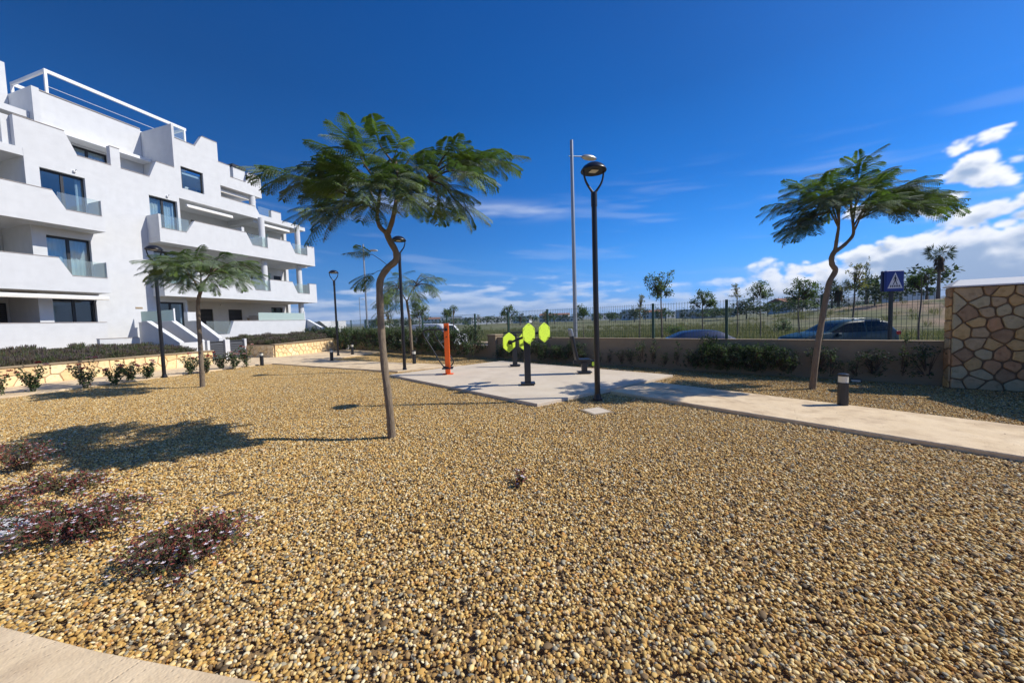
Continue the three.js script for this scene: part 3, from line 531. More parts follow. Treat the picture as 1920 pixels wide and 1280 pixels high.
function stoneGeo(c, joint, depth, r) {
  let A = 0, cx = 0, cy = 0; const n = c.length;
  for (let i = 0; i < n; i++) { const a = c[i], b = c[(i + 1) % n], k = a[0] * b[1] - b[0] * a[1]; A += k; cx += (a[0] + b[0]) * k; cy += (a[1] + b[1]) * k; }
  A /= 2; if (Math.abs(A) < 0.0015) return null; cx /= 6 * A; cy /= 6 * A;
  // pull in by the joint, cut the corners, wobble the long sides
  const ins = c.map(([x, y]) => { const d = Math.hypot(x - cx, y - cy), f = Math.max(0.3, 1 - joint * 1.35 / d); return [cx + (x - cx) * f, cy + (y - cy) * f]; }), out = [];
  for (let i = 0; i < n; i++) {
    const p = ins[i], a = ins[(i + n - 1) % n], b = ins[(i + 1) % n], la = Math.hypot(a[0] - p[0], a[1] - p[1]), lb = Math.hypot(b[0] - p[0], b[1] - p[1]), k = 0.012 + 0.014 * r();
    if (la + lb < 0.04) continue;
    out.push([lerp(p[0], a[0], Math.min(0.4, k / la)), lerp(p[1], a[1], Math.min(0.4, k / la))], [lerp(p[0], b[0], Math.min(0.4, k / lb)), lerp(p[1], b[1], Math.min(0.4, k / lb))]);
    if (lb > 0.12) out.push([lerp(p[0], b[0], 0.5) + (r() - 0.5) * 0.014, lerp(p[1], b[1], 0.5) + (r() - 0.5) * 0.014]);
  }
  if (out.length < 3) return null;
  return poly(out, depth, [], 0.009);
}
function rubble(parent, w, h, size, seed, mats, joint, place) { // place: matrix from the wall's (x, y, out) to the parent
  const r = mulberry(seed);
  for (const c of cells(w, h, size, r)) { const g = c.length > 2 && stoneGeo(c, joint, 0.03 + 0.014 * r(), r); if (!g) continue; const dx = r() * 5, dy = r() * 5; const uv = g.attributes.uv; for (let i = 0; i < uv.count; i++) uv.setXY(i, uv.getX(i) + dx, uv.getY(i) + dy); part('stone', g.applyMatrix4(place), mats[Math.floor(r() * mats.length)], parent); }
}
const mat4 = (fn) => fn(new THREE.Matrix4());
{ // high wall at the right, turning towards us just outside the picture
  const A = V3(8.62, 0, -7.22), B = V3(9.70, 0, -6.58), dx = B.x - A.x, dz = B.z - A.z, len = Math.hypot(dx, dz), turn = Math.atan2(-dz, dx);
  const w = thing('stone_wall', 'tall rubble stone wall with a white cap at the right edge', 'wall', [A.x, 0, A.z], turn);
  part('core', metreUV(poly([[0, -0.1], [len, -0.1], [len, 1.98], [0, 1.98]], 0.24).translate(0, 0, -0.26)), M.mortar, w);
  rubble(w, len, 1.98, 0.25, 12, M.stone, 0.012, mat4((m) => m.makeTranslation(0, 0, -0.024)));
  rubble(w, 0.24, 1.98, 0.24, 14, M.stone, 0.012, mat4((m) => m.makeRotationY(-Math.PI / 2).setPosition(0.012, 0, -0.255)));
  // return
  const ca = Math.cos(turn), sa = Math.sin(turn), back = V3(-0.42, 0, 2.25), lb = back.length(), tr = Math.atan2(-back.z, back.x) - turn;
  const rg = poly([[0, -0.1], [lb, -0.1], [lb, 1.975], [0, 1.975]], 0.24).translate(0, 0, -0.24).rotateY(tr).translate(len, 0, -0.02);
  part('core', metreUV(rg), M.mortar, w); void ca; void sa;
  { const x0 = -0.04, x1 = len + 0.1, zb = -0.31, zf = 0.05, y0 = 1.985, y1 = 2.01, y2 = 2.13; part('cap', metreUV(new ConvexGeometry([V3(x0, y0, zf), V3(x1, y0, zf), V3(x0, y0, zb), V3(x1, y0, zb), V3(x0, y1, zf), V3(x1, y1, zf), V3(x0, y1, zb), V3(x1, y1, zb), V3(x0 + 0.17, y2, zf - 0.2), V3(x1, y2, zf - 0.2), V3(x0 + 0.17, y2, zb + 0.05), V3(x1, y2, zb + 0.05)])), M.capWhite, w); }
  part('cap', new RoundedBoxGeometry(lb - 0.1, 0.11, 0.36, 2, 0.012).translate(lb / 2 + 0.12, 2.042, -0.12).rotateY(tr).translate(len, 0, -0.02), M.plaster, w);
}
const lowWall = (label, s0, s1, o, h, size, seed, extra) => {
  const p = so(s0, o), w = thing('low_stone_wall', label, 'wall', [p.x, 0, p.z], FACE, 'low pale stone planter walls'), len = s1 - s0;
  part('core', metreUV(poly([[0, -0.1], [len, -0.1], [len, h[1]], [0, h[0]]], 0.3).translate(0, 0, -0.3)), M.mortarPale, w);
  rubble(w, len, Math.min(...h), size, seed, M.stonePale, 0.013, mat4((m) => m.makeTranslation(0, 0, -0.012)));
  part('cap', new THREE.BoxGeometry(Math.hypot(len, h[1] - h[0]) + 0.06, 0.05, 0.4).rotateZ(Math.atan2(h[1] - h[0], len)).translate(len / 2, (h[0] + h[1]) / 2 + 0.026, -0.14), M.boundary, w);
  if (extra) extra(w, len);
};
lowWall('low pale rubble wall behind the rose bushes on the left', 1.5, 11.95, 18.25, [0.62, 0.62], 0.36, 31);
lowWall('pale rubble wall running from the louvred gates towards the hedge', 15.0, 19.5, 18.15, [0.68, 0.80], 0.27, 32, (w) => { part('core', metreUV(bx(-0.05, 0.05, -0.1, 0.70, -2.1, -0.301)), M.mortarPale, w); rubble(w, 2.08, 0.66, 0.3, 39, M.stonePale, 0.012, mat4((m) => m.makeRotationY(-Math.PI / 2).setPosition(-0.04, 0, -2.09))); });
{ // upper terrace wall seen through the lavender, and the soil behind the low walls
  const p = so(5.5, 20.4), w = thing('terrace_kerb', 'thin pale stone edging half buried in the lavender', 'edging', [p.x, 0, p.z], FACE);
  part('stone_edge', rbox(0, 5.8, 0.3, 0.74, -0.2, 0, 0.02), M.mortarPale, w); part('cap', rbox(-0.02, 5.82, 0.745, 0.80, -0.23, 0.03, 0.015), M.stonePale[2], w);
}
const soilPoly = (s0, s1, prof) => { const g = poly(prof.map(([o, h]) => [-o, h]), s1 - s0).rotateY(-Math.PI / 2).translate(s1 - s0, 0, 0), p = so(s0, 0); g.rotateY(FACE).translate(p.x, 0, p.z); return metreUV(g); };
struct('planter_soil', soilPoly(1.5, 11.68, [[24.1, -0.1], [18.5, -0.1], [18.5, 0.55], [20.5, 0.62], [22.7, 0.74], [24.1, 0.78]]), M.soil, 'sloping soil of the lavender bed in front of the facade');
struct('planter_soil', soilPoly(15.1, 21.2, [[22.45, -0.1], [18.42, -0.1], [18.42, 0.64], [20, 0.74], [22.45, 0.9]]), M.soil, 'soil of the lavender bed behind the far stone wall');

// ---------------------------------------------------------------- boundary wall and fence
{
  const a = wl(0.05), w = thing('boundary_wall', 'grey rendered boundary wall in shade below the green fence', 'wall', [a.x, 0, a.z], WT);
  part('wall', bx(0, 12.75, -0.3, 0.90, -0.2, 0), M.boundary, w); part('coping', rbox(-0.01, 12.76, 0.902, 0.925, -0.215, 0.015, 0.006), M.boundary, w);
  const b = wl(-0.42), pl = thing('wall_pillar', 'weathered grey concrete pillar where the hedge meets the wall', 'pillar', [b.x, 0, b.z], WT);
  part('shaft', rbox(0, 0.46, -0.1, 0.98, -0.32, 0.12, 0.012), M.boundary, pl); part('cap', rbox(-0.03, 0.49, 0.982, 1.04, -0.35, 0.15, 0.012), M.boundary, pl);
  const c = wl(-26), d = thing('boundary_wall', 'low boundary wall hidden behind the long hedge', 'wall', [c.x, 0, c.z], WT);
  part('wall', bx(0, 25.57, -0.3, 0.55, -0.2, 0), M.boundary, d);
  // fence: green posts and welded mesh panels
  const f0 = wl(0.6), fence = thing('mesh_fence', 'dark green welded mesh fence along the top of the boundary wall', 'fence', [f0.x, 0, f0.z], WT);
  const post = rbox(-0.035, 0.035, 0, 1, -0.03, 0.03, 0.008);
  const panel = (h) => { const g = [], n = 26; for (let i = 1; i < n; i++) { const x = i * 2 / n; g.push(new THREE.BoxGeometry(0.0058, h, 0.0058).translate(x, h / 2, 0)); } for (const y of [0.03, 0.22, 0.27, 0.5, 0.74, 0.79, h - 0.04]) if (y < h) g.push(new THREE.BoxGeometry(1.94, 0.0062, 0.0062).translate(1, y, y === 0.27 || y === 0.79 ? 0.02 : 0.006)); return merge(g); };
  const pn = panel(1.05), pn2 = panel(1.4);
  for (let i = 0; i <= 6; i++) { const p = part('post', post, M.fenceGreen, fence); p.position.set(i * 2, 0.92, -0.1); p.scale.y = i === 6 ? 1.02 : 1.08; if (i < 6) { const m = part('mesh_panel', pn, M.fenceGreen, fence); m.position.set(i * 2, 0.945, -0.1); } }
  const fence2 = thing('mesh_fence', 'dark green mesh fence behind the long hedge on the left', 'fence', [wl(-25.4).x, 0, wl(-25.4).z], WT);
  for (let i = 0; i <= 12; i++) { const p = part('post', post, M.fenceGreen, fence2); p.position.set(i * 2, 0.55, -0.1); p.scale.y = 1.42; if (i < 12) { const m = part('mesh_panel', pn2, M.fenceGreen, fence2); m.position.set(i * 2, 0.57, -0.1); } }
}

// ---------------------------------------------------------------- lamps and bollards
function gardenLamp(x, z, label, turn = 0.25, y = 0) {
  const g = thing('garden_lamp', label, 'lamp', [x, y, z], turn, 'black garden lamps');
  part('base', [cyl(0.095, 0.09, 0, 0.05, 24), cyl(0.075, 0.06, 0.05, 0.13, 24)], M.lampBlack, g);
  part('pole', [cyl(0.055, 0.05, 0.1, 3.85, 24), cyl(0.058, 0.058, 3.72, 3.98, 24)], M.lampBlack, g);
  const arm = (s) => { const p = smooth([V3(0, 3.95, 0), V3(s * 0.075, 4.04, 0), V3(s * 0.165, 4.18, 0), V3(s * 0.205, 4.34, 0), V3(s * 0.2, 4.40, 0)], 18); return limb(p, p.map((q, i) => lerp(0.026, 0.014, i / 18)), 8); };
  part('fork_arm', arm(-1), M.lampBlack, g); part('fork_arm', arm(1), M.lampBlack, g);
  const head = part('head', new THREE.LatheGeometry([[0.001, 4.385], [0.2, 4.375], [0.236, 4.365], [0.243, 4.38], [0.232, 4.405], [0.19, 4.46], [0.12, 4.505], [0.05, 4.525], [0.001, 4.53]].map(([a, b]) => new THREE.Vector2(a, b)), 40), M.lampBlack, g);
  part('light_plate', rbox(-0.07, 0.07, 4.365, 4.378, -0.07, 0.07, 0.004), M.diffuser, head);
  return g;
}
gardenLamp(1.64, -7.15, 'tall black forked garden lamp at the near corner of the concrete pad');
gardenLamp(-3.67, -12.47, 'black garden lamp left of the orange exercise machine', 0.5);
gardenLamp(-9.22, -19.5, 'black garden lamp on the walkway by the far gate', 0.4);
gardenLamp(-12.07, -12.72, 'black garden lamp in front of the white building by the roses', 0.3);
function streetLamp(x, z, label, h = 8.7, turn = 0) {
  const g = thing('street_lamp', label, 'street lamp', [x, -0.3, z], turn, 'grey street lamps');
  part('pole', [cyl(0.085, 0.06, 0, h, 20), cyl(0.12, 0.11, 0, 0.5, 20)], M.galv, g);
  part('arm', bar(V3(-0.14, h - 0.62, 0), V3(0.55, h - 0.52, 0), 0.022), M.galv, g);
  const hd = part('head', new THREE.SphereGeometry(1, 20, 12, 0, Math.PI * 2, 0, Math.PI / 2).scale(0.36, 0.13, 0.16).translate(0.82, h - 0.55, 0), M.galv, g);
  part('lens', new THREE.CylinderGeometry(1, 0.9, 0.03, 20).scale(0.33, 1, 0.14).translate(0.82, h - 0.566, 0), M.diffuser, hd);
}
{ const p = at(1079, 620, 14.6); streetLamp(p.x, p.z, 'tall grey street lamp standing beyond the boundary wall', 8.75, 0.45); const q = at(689, 620, 31); streetLamp(q.x, q.z, 'tall grey street lamp behind the far hedge', 8.6, 0.1); const r = at(676, 610, 88); streetLamp(r.x, r.z, 'tiny distant street lamp above the hedge', 8.6, 0.2); }
function bollard(x, z, label, y = 0) {
  const g = thing('bollard_light', label, 'bollard', [x, y, z], 0, 'dark bollard lights');
  part('post', [cyl(0.072, 0.072, 0, 0.43, 28), cyl(0.085, 0.085, 0, 0.012, 28)], M.anthracite, g); part('diffuser', cyl(0.066, 0.066, 0.43, 0.535, 28), M.diffuser, g); part('cap', [cyl(0.073, 0.073, 0.535, 0.565, 28), cyl(0.073, 0.05, 0.565, 0.575, 28)], M.anthracite, g);
}
bollard(5.40, -5.99, 'dark bollard light beside the path at the right'); bollard(-10.86, -15.94, 'dark bollard light at the corner of the walkway by the roses'); bollard(-8.18, -16.66, 'dark bollard light at the tip of the gravel island'); bollard(-8.64, -19.91, 'dark bollard light in front of the far louvred gate', 0.04); bollard(-3.83, -14.33, 'dark bollard light between the lamp and the orange machine');

// ---------------------------------------------------------------- outdoor gym
{
  const y0 = 0.062, g = thing('ski_exerciser', 'orange post exercise machine with black swinging arms', 'exercise machine', [-1.95, y0, -11.03], 0.1);
  part('post', [rbox(-0.075, 0.075, 0, 1.52, -0.06, 0.06, 0.012)], M.orange, g);
  part('base_plate', rbox(-0.16, 0.16, 0, 0.015, -0.13, 0.13, 0.004), M.orange, g);
  for (const y of [1.42, 1.12]) part('bolt', new THREE.CylinderGeometry(0.018, 0.018, 0.02, 12).rotateX(Math.PI / 2).translate(0, y, 0.066), M.lampBlack, g);
  part('axle', new THREE.CylinderGeometry(0.045, 0.045, 0.32, 20).rotateX(Math.PI / 2).translate(0, 1.34, 0), M.lampBlack, g);
  const arm = (z, pts) => part('swing_arm', tube(pts.map(([x, y]) => V3(x, y, z)), 0.021, 44), M.lampBlack, g);
  arm(0.14, [[0, 1.34], [-0.25, 1.345], [-0.58, 1.345], [-0.66, 1.30], [-0.64, 1.18], [-0.42, 0.78], [-0.2, 0.38], [-0.1, 0.25], [0.02, 0.21]]);
  arm(-0.14, [[0, 1.34], [-0.15, 1.345], [-0.30, 1.34], [-0.36, 1.26], [-0.3, 1.08], [-0.12, 0.8], [0.08, 0.52], [0.16, 0.36], [0.12, 0.26], [0.0, 0.21]]);
  part('pedal', rbox(-0.16, 0.16, 0.17, 0.205, 0.08, 0.21, 0.012), M.lampBlack, g); part('pedal', rbox(-0.16, 0.16, 0.17, 0.205, -0.21, -0.08, 0.012), M.lampBlack, g);
}
{ // turning discs at two heights on one post
  const g = thing('disc_exerciser', 'dark post with four lime green turning discs near the pad edge', 'exercise machine', [0.35, 0.062, -8.76], 0);
  part('post', rbox(-0.075, 0.075, 0.03, 1.24, -0.075, 0.075, 0.012), M.anthracite, g); part('base_plate', [rbox(-0.17, 0.17, 0.03, 0.06, -0.15, 0.15, 0.006), rbox(-0.15, 0.15, 0, 0.03, -0.13, 0.13, 0.006)], M.anthracite, g);
  const th = 0.82, n = V3(Math.sin(th), 0, Math.cos(th)), t = V3(Math.cos(th), 0, -Math.sin(th)), hex = [];
  for (let i = 0; i < 6; i++) { const a = Math.PI / 2 + i * Math.PI / 3, b = a + Math.PI / 3; hex.push([Math.cos(a) * 0.235, Math.sin(a) * 0.235]); hex.push([Math.cos((a + b) / 2) * 0.213, Math.sin((a + b) / 2) * 0.213]); }
  const slots = (back) => { const r = []; for (let i = 0; i < 6; i++) { const a = i * Math.PI / 3 + (back ? 0.2 : 0); r.push(new THREE.BoxGeometry(0.07, 0.012, 0.003).translate(0, 0.195, 0).rotateZ(a)); } for (let i = 0; i < 10; i++) { const a = i * 2.4, rr = 0.02 + 0.012 * i; r.push(new THREE.CylinderGeometry(0.006, 0.006, 0.003, 8).rotateX(Math.PI / 2).translate(Math.cos(a) * rr, Math.sin(a) * rr, 0)); } return merge(r); };
  const disc = (side, k, h) => {
    const c = n.clone().multiplyScalar(0.31 * side).addScaledVector(t, 0.285 * k), top = V3(0, side > 0 ? 1.19 : 1.17, 0);
    const d = part('disc', poly(hex, 0.022, [], 0.004).translate(0, 0, -0.011), M.lime, g); d.position.set(c.x, h, c.z); d.rotation.y = th;
    const m = part('marking', slots(side < 0), M.limeDark, d); m.position.z = side * 0.0125;
    const hub = part('hub', new THREE.CylinderGeometry(0.055, 0.055, 0.05, 24).rotateX(Math.PI / 2), M.lampBlack, d); hub.position.z = -side * 0.037;
    const hd = part('handle', [bar(V3(0.12, -0.13, 0), V3(0.12, -0.13, 0.10), 0.014), new THREE.SphereGeometry(0.02, 10, 8).translate(0.12, -0.13, 0.1)], M.lampBlack, d); hd.position.z = side * 0.012; if (side < 0) hd.rotation.x = Math.PI;
    const e = c.clone().setY(h).addScaledVector(n, -side * 0.06); part('arm', [bar(top, e, 0.028, 12)], M.anthracite, g);
  };
  disc(1, -1, 1.24); disc(1, 1, 1.24); disc(-1, -1, 1.03); disc(-1, 1, 1.02);
}
{
  const g = thing('bar_exerciser', 'dark post with a cross bar behind the lime green discs', 'exercise machine', [0.08, 0.062, -12.42], 0.1);
  part('post', rbox(-0.075, 0.075, 0.03, 1.1, -0.075, 0.075, 0.012), M.anthracite, g); part('base_plate', [rbox(-0.17, 0.17, 0.03, 0.06, -0.15, 0.15, 0.006), rbox(-0.15, 0.15, 0, 0.03, -0.13, 0.13, 0.006)], M.anthracite, g);
  part('cross_bar', bar(V3(-0.36, 1.14, 0), V3(0.36, 1.14, 0), 0.024, 12), M.anthracite, g); part('grip', [bar(V3(-0.36, 1.14, 0), V3(-0.26, 1.14, 0), 0.029, 12), bar(V3(0.26, 1.14, 0), V3(0.36, 1.14, 0), 0.029, 12)], M.lampBlack, g);
}
{
  const p = onGround(1096, 704), g = thing('pedal_exerciser', 'dark seated exercise machine with a lime bracket behind the lamp post', 'exercise machine', [p.x, 0.062, p.z], 0);
  part('base_plate', [rbox(-0.19, 0.19, 0.03, 0.06, -0.16, 0.16, 0.006), rbox(-0.15, 0.15, 0, 0.03, -0.13, 0.13, 0.006)], M.anthracite, g);
  part('post', rbox(-0.075, 0.075, 0.05, 0.34, -0.075, 0.075, 0.012), M.anthracite, g);
  part('beam', rbox(-0.3, 0.3, 0.28, 0.37, -0.05, 0.05, 0.012), M.anthracite, g);
  const back = part('backrest', rbox(-0.04, 0.04, 0.0, 0.92, -0.17, 0.17, 0.03), M.anthracite, g); back.position.set(-0.2, 0.36, 0); back.rotation.z = 0.2;
  const top = part('head_plate', rbox(-0.043, 0.043, 0.70, 0.925, -0.172, 0.172, 0.03), M.galv, g); top.position.copy(back.position); top.rotation.z = 0.2;
  part('seat', rbox(-0.2, 0.16, 0.372, 0.42, -0.18, 0.18, 0.02), M.anthracite, g);
  part('bracket', poly([[-0.1, 0], [0.1, 0], [0.1, 0.24], [0.05, 0.24], [0.02, 0.12], [-0.1, 0.1]], 0.03, [], 0.004).translate(0.3, 0.22, 0.06), M.lime, g);
  part('column', [bar(V3(0.36, 0.25, 0), V3(0.36, 1.05, 0), 0.035, 12)], M.anthracite, g);
  part('pedal', [bar(V3(0.36, 0.95, -0.16), V3(0.36, 0.95, 0.16), 0.02, 10), bar(V3(0.36, 0.7, -0.16), V3(0.36, 0.7, 0.16), 0.02, 10)], M.lampBlack, g);
}
// inspection covers
{
  const c = V3(1.41, 0, -6.25), g = thing('inspection_cover', 'grey inspection cover lying in the gravel below the lamp', 'cover', [c.x, 0, c.z], 0.4, 'inspection covers in the gravel');
  part('frame', [bx(-0.21, 0.21, -0.05, 0.022, -0.21, -0.17), bx(-0.21, 0.21, -0.05, 0.022, 0.17, 0.21), bx(-0.21, -0.17, -0.05, 0.022, -0.169, 0.169), bx(0.17, 0.21, -0.05, 0.022, -0.169, 0.169)], M.boundary, g); part('lid', rbox(-0.166, 0.166, -0.05, 0.026, -0.166, 0.166, 0.004), M.concrete, g);
  const e = thing('inspection_cover', 'pale inspection cover under the flowers at the left edge', 'cover', [-4.25, 0, -2.98], 0.2, 'inspection covers in the gravel');
  part('frame', rbox(-0.2, 0.2, -0.05, 0.035, -0.2, 0.2, 0.004), M.galv, e); part('lid', rbox(-0.17, 0.17, 0.02, 0.045, -0.17, 0.17, 0.006), M.white, e);
}
{ const p = wl(11.2, -0.32), g = thing('garden_spotlight', 'small low spotlight at the foot of the shaded wall', 'spotlight', [p.x, 0, p.z], WT); part('body', rbox(-0.09, 0.09, 0.02, 0.085, -0.04, 0.04, 0.01), M.louver, g); part('glass', rbox(-0.075, 0.075, 0.03, 0.075, 0.041, 0.046, 0.002), M.diffuser, g); part('spike', bx(-0.015, 0.015, -0.08, 0.05, -0.015, 0.015), M.lampBlack, g); }

// ---------------------------------------------------------------- pedestrian crossing sign
{
  const p = at(1671, 560, 10.6), g = thing('crossing_sign', 'blue pedestrian crossing sign on a dark post', 'road sign', [p.x, -0.17, p.z], -0.1); g.scale.set(0.72, 0.9, 0.9);
  part('rear_box', rbox(-0.28, 0.39, 2.53, 3.19, -0.13, -0.047, 0.03), std(L(0.01, 0.025, 0.10), 0.4), g);
  part('post', rbox(-0.045, 0.045, 0, 2.62, -0.045, 0.045, 0.006), M.anthracite, g);
  const b = part('sign_box', rbox(-0.33, 0.33, 2.52, 3.18, 0.046, 0.13, 0.03), std(L(0.004, 0.03, 0.22), 0.4), g);
  const white = std(L(0.75, 0.75, 0.75), 0.5), black = std(L(0.012, 0.012, 0.014), 0.6);
  part('white_triangle', poly([[-0.27, 2.62], [0.27, 2.62], [0, 3.12]], 0.004).translate(0, 0, 0.131), white, b);
  const z = 0.136, st = []; for (let i = 0; i < 6; i++) { const x = -0.185 + i * 0.067; st.push(poly([[x, 2.655], [x + 0.034, 2.655], [x + 0.034 + 0.01 * (2.5 - i) * 0.5, 2.72], [x + 0.01 * (2.5 - i) * 0.5, 2.72]], 0.003).translate(0, 0, z)); }
  part('crossing_stripes', st, black, b);
  part('walking_figure', [poly([[-0.022, 2.86], [0.022, 2.86], [0.03, 2.975], [-0.03, 2.975]], 0.003).translate(0, 0, z), new THREE.CircleGeometry(0.024, 16).translate(0, 3.006, z + 0.003), poly([[-0.022, 2.865], [0.006, 2.865], [-0.055, 2.735], [-0.085, 2.735]], 0.003).translate(0, 0, z), poly([[-0.004, 2.865], [0.022, 2.865], [0.085, 2.735], [0.052, 2.735]], 0.003).translate(0, 0, z), poly([[0.026, 2.97], [0.03, 2.94], [0.082, 2.865], [0.07, 2.855]], 0.003).translate(0, 0, z), poly([[-0.026, 2.97], [-0.03, 2.94], [-0.078, 2.875], [-0.066, 2.862]], 0.003).translate(0, 0, z)], black, b);
}

// ---------------------------------------------------------------- vehicles
// st: stations from the front: [x, bottom, belt, roof, half width at belt, half width at roof]
function vehicle(name, label, cat, pos, turn, paint, st, glassSpan, opt = {}) {
  const g = thing(name, label, cat, pos, turn, opt.group);
  const ring = ([x, y0, yb, yr, wb, wr]) => { const ys = [[y0, wb * 0.86], [y0 + 0.06, wb * 0.97], [lerp(y0, yb, 0.5), wb * 1.0], [yb, wb * 0.97], [lerp(yb, yr, 0.55), lerp(wb * 0.95, wr, 0.6)], [yr - 0.05 * Math.min(1, yr - yb), wr], [yr, wr * 0.72], [yr + 0.012, 0]]; const r = ys.map(([y, w]) => V3(x, y, w)); return [...r, ...ys.slice(0, -1).reverse().map(([y, w]) => V3(x, y, -w))]; };
  const curve = (k) => new THREE.CatmullRomCurve3(st.map((s) => V3(s[0], s[k], 0)), false, 'catmullrom', 0.35);
  const N = 60, rows = []; const cs = [1, 2, 3, 4, 5].map(curve);
  for (let i = 0; i <= N; i++) { const t = i / N; const v = cs.map((c) => c.getPoint(t)); rows.push(ring([v[0].x, v[0].y, v[1].y, Math.max(v[2].y, v[1].y + 0.01), v[3].y, v[4].y])); }
  const pos3 = [], idx = [], m = rows[0].length;
  rows.forEach((r) => r.forEach((p) => pos3.push(p.x, p.y, p.z)));
  for (let i = 0; i < N; i++) for (let k = 0; k < m; k++) { const a = i * m + k, b = i * m + (k + 1) % m, c = a + m, d = b + m; idx.push(a, c, b, b, c, d); }
  for (const i of [0, N]) for (let k = 1; k < m - 1; k++) idx.push(i * m, i * m + k, i * m + k + 1);
  const bg = new THREE.BufferGeometry(); bg.setAttribute('position', new THREE.Float32BufferAttribute(pos3, 3)); bg.setIndex(idx); bg.computeVertexNormals();
  const body = part('body', bg, paint, g);
  // side glass follows the body between belt and roof edge, a few millimetres proud
  for (const [a, b] of glassSpan) for (const s of [0, 1]) {
    const p = [], ix = []; const ks = s ? [m - 3, m - 4, m - 5] : [3, 4, 5]; let n = 0;
    for (let i = Math.round(a * N); i <= Math.round(b * N); i++) { for (const [j, f] of [[0, 0.1], [1, 0], [1, 0.75]]) { const q = rows[i][ks[j]].clone().lerp(rows[i][ks[Math.min(j + 1, 2)]], f); p.push(q.x, q.y, q.z + (s ? -0.008 : 0.008)); } n++; }
    for (let i = 0; i < n - 1; i++) for (const j of [0, 1]) { const q = i * 3 + j; ix.push(q, q + 3, q + 1, q + 1, q + 3, q + 4); }
    const gg = new THREE.BufferGeometry(); gg.setAttribute('position', new THREE.Float32BufferAttribute(p, 3)); gg.setIndex(ix); gg.computeVertexNormals(); part('side_window', gg, M.carGlass, body);
  }
  for (const [a, b] of opt.screens ?? []) { // windscreen and rear window
    const p = [], ix = []; let n = 0; for (let i = Math.round(a * N); i <= Math.round(b * N); i++) { for (const k of [6, 7, 8]) { const q = rows[i][k].clone(); p.push(q.x, q.y + 0.008, q.z * 0.96); } n++; }
    for (let i = 0; i < n - 1; i++) for (const j of [0, 1]) { const q = i * 3 + j; ix.push(q, q + 3, q + 1, q + 1, q + 3, q + 4); }
    const gg = new THREE.BufferGeometry(); gg.setAttribute('position', new THREE.Float32BufferAttribute(p, 3)); gg.setIndex(ix); gg.computeVertexNormals(); part('windscreen', gg, M.carGlass, body);
  }
  const x0 = st[0][0], x1 = st[st.length - 1][0], w = opt.half ?? 0.9, R = opt.wheel ?? 0.32;
  for (const x of [lerp(x0, x1, 0.19), lerp(x0, x1, 0.81)]) for (const s of [-1, 1]) { const wh = part('wheel', new THREE.TorusGeometry(R - 0.07, 0.085, 12, 28).translate(0, 0, 0), M.tyre, g); wh.position.set(x, R, s * (w - 0.09)); part('rim', new THREE.CylinderGeometry(R - 0.1, R - 0.1, 0.1, 24).rotateX(Math.PI / 2), M.rim, wh); part('wheel_arch', new THREE.CylinderGeometry(R + 0.07, R + 0.07, 0.02, 24).rotateX(Math.PI / 2).translate(x, R + 0.03, s * (w - 0.012)), M.tyre, body); }
  const hb = st[1][2], tb = st[st.length - 2][2];
  for (const s of [-1, 1]) { part('headlight', rbox(x0 + 0.05, x0 + 0.32, hb - 0.16, hb - 0.06, s * (w - 0.28) - 0.13, s * (w - 0.28) + 0.13, 0.03), M.head, g); part('tail_light', rbox(x1 - 0.36, x1 - 0.02, tb - 0.15, tb + 0.02, s * (w - 0.19) - 0.13, s * (w - 0.19) + 0.13, 0.04), M.tail, g); part('mirror', rbox(lerp(x0, x1, 0.33), lerp(x0, x1, 0.33) + 0.16, hb + 0.06, hb + 0.2, s * (w + 0.06) - 0.07, s * (w + 0.06) + 0.07, 0.03), paint, g); }
  if (opt.rails) for (const s of [-1, 1]) part('roof_rail', tube([V3(lerp(x0, x1, 0.44), opt.rails - 0.01, s * 0.52), V3(lerp(x0, x1, 0.5), opt.rails + 0.04, s * 0.53), V3(lerp(x0, x1, 0.75), opt.rails + 0.03, s * 0.53), V3(lerp(x0, x1, 0.85), opt.rails - 0.03, s * 0.52)], 0.014, 16), M.galv, g);
  return g;
}
const paintOf = (r, g, b) => new THREE.MeshPhysicalMaterial({ color: L(r, g, b), roughness: 0.5, metalness: 0, specularIntensity: 0.6, clearcoat: 0.12, clearcoatRoughness: 0.2 });
const suv = [[-2.15, 0.35, 0.62, 0.64, 0.66, 0.5], [-1.98, 0.24, 0.8, 0.83, 0.84, 0.66], [-1.3, 0.2, 0.95, 0.99, 0.9, 0.72], [-0.85, 0.2, 1.0, 1.05, 0.91, 0.74], [-0.1, 0.2, 1.0, 1.47, 0.91, 0.70], [0.6, 0.2, 1.0, 1.54, 0.91, 0.72], [1.3, 0.2, 1.02, 1.53, 0.91, 0.71], [1.75, 0.22, 1.06, 1.40, 0.89, 0.68], [2.05, 0.3, 1.0, 1.08, 0.82, 0.6], [2.17, 0.36, 0.72, 0.76, 0.7, 0.55]];
const sedan = [[-2.1, 0.35, 0.56, 0.58, 0.64, 0.5], [-1.95, 0.24, 0.72, 0.75, 0.82, 0.64], [-1.2, 0.18, 0.86, 0.9, 0.87, 0.7], [-0.75, 0.18, 0.9, 0.95, 0.88, 0.7], [0, 0.18, 0.92, 1.36, 0.88, 0.57], [0.6, 0.18, 0.93, 1.42, 0.88, 0.58], [1.2, 0.18, 0.95, 1.36, 0.88, 0.57], [1.7, 0.2, 0.95, 1.12, 0.86, 0.56], [2.0, 0.28, 0.86, 0.9, 0.8, 0.56], [2.1, 0.36, 0.62, 0.66, 0.68, 0.5]];
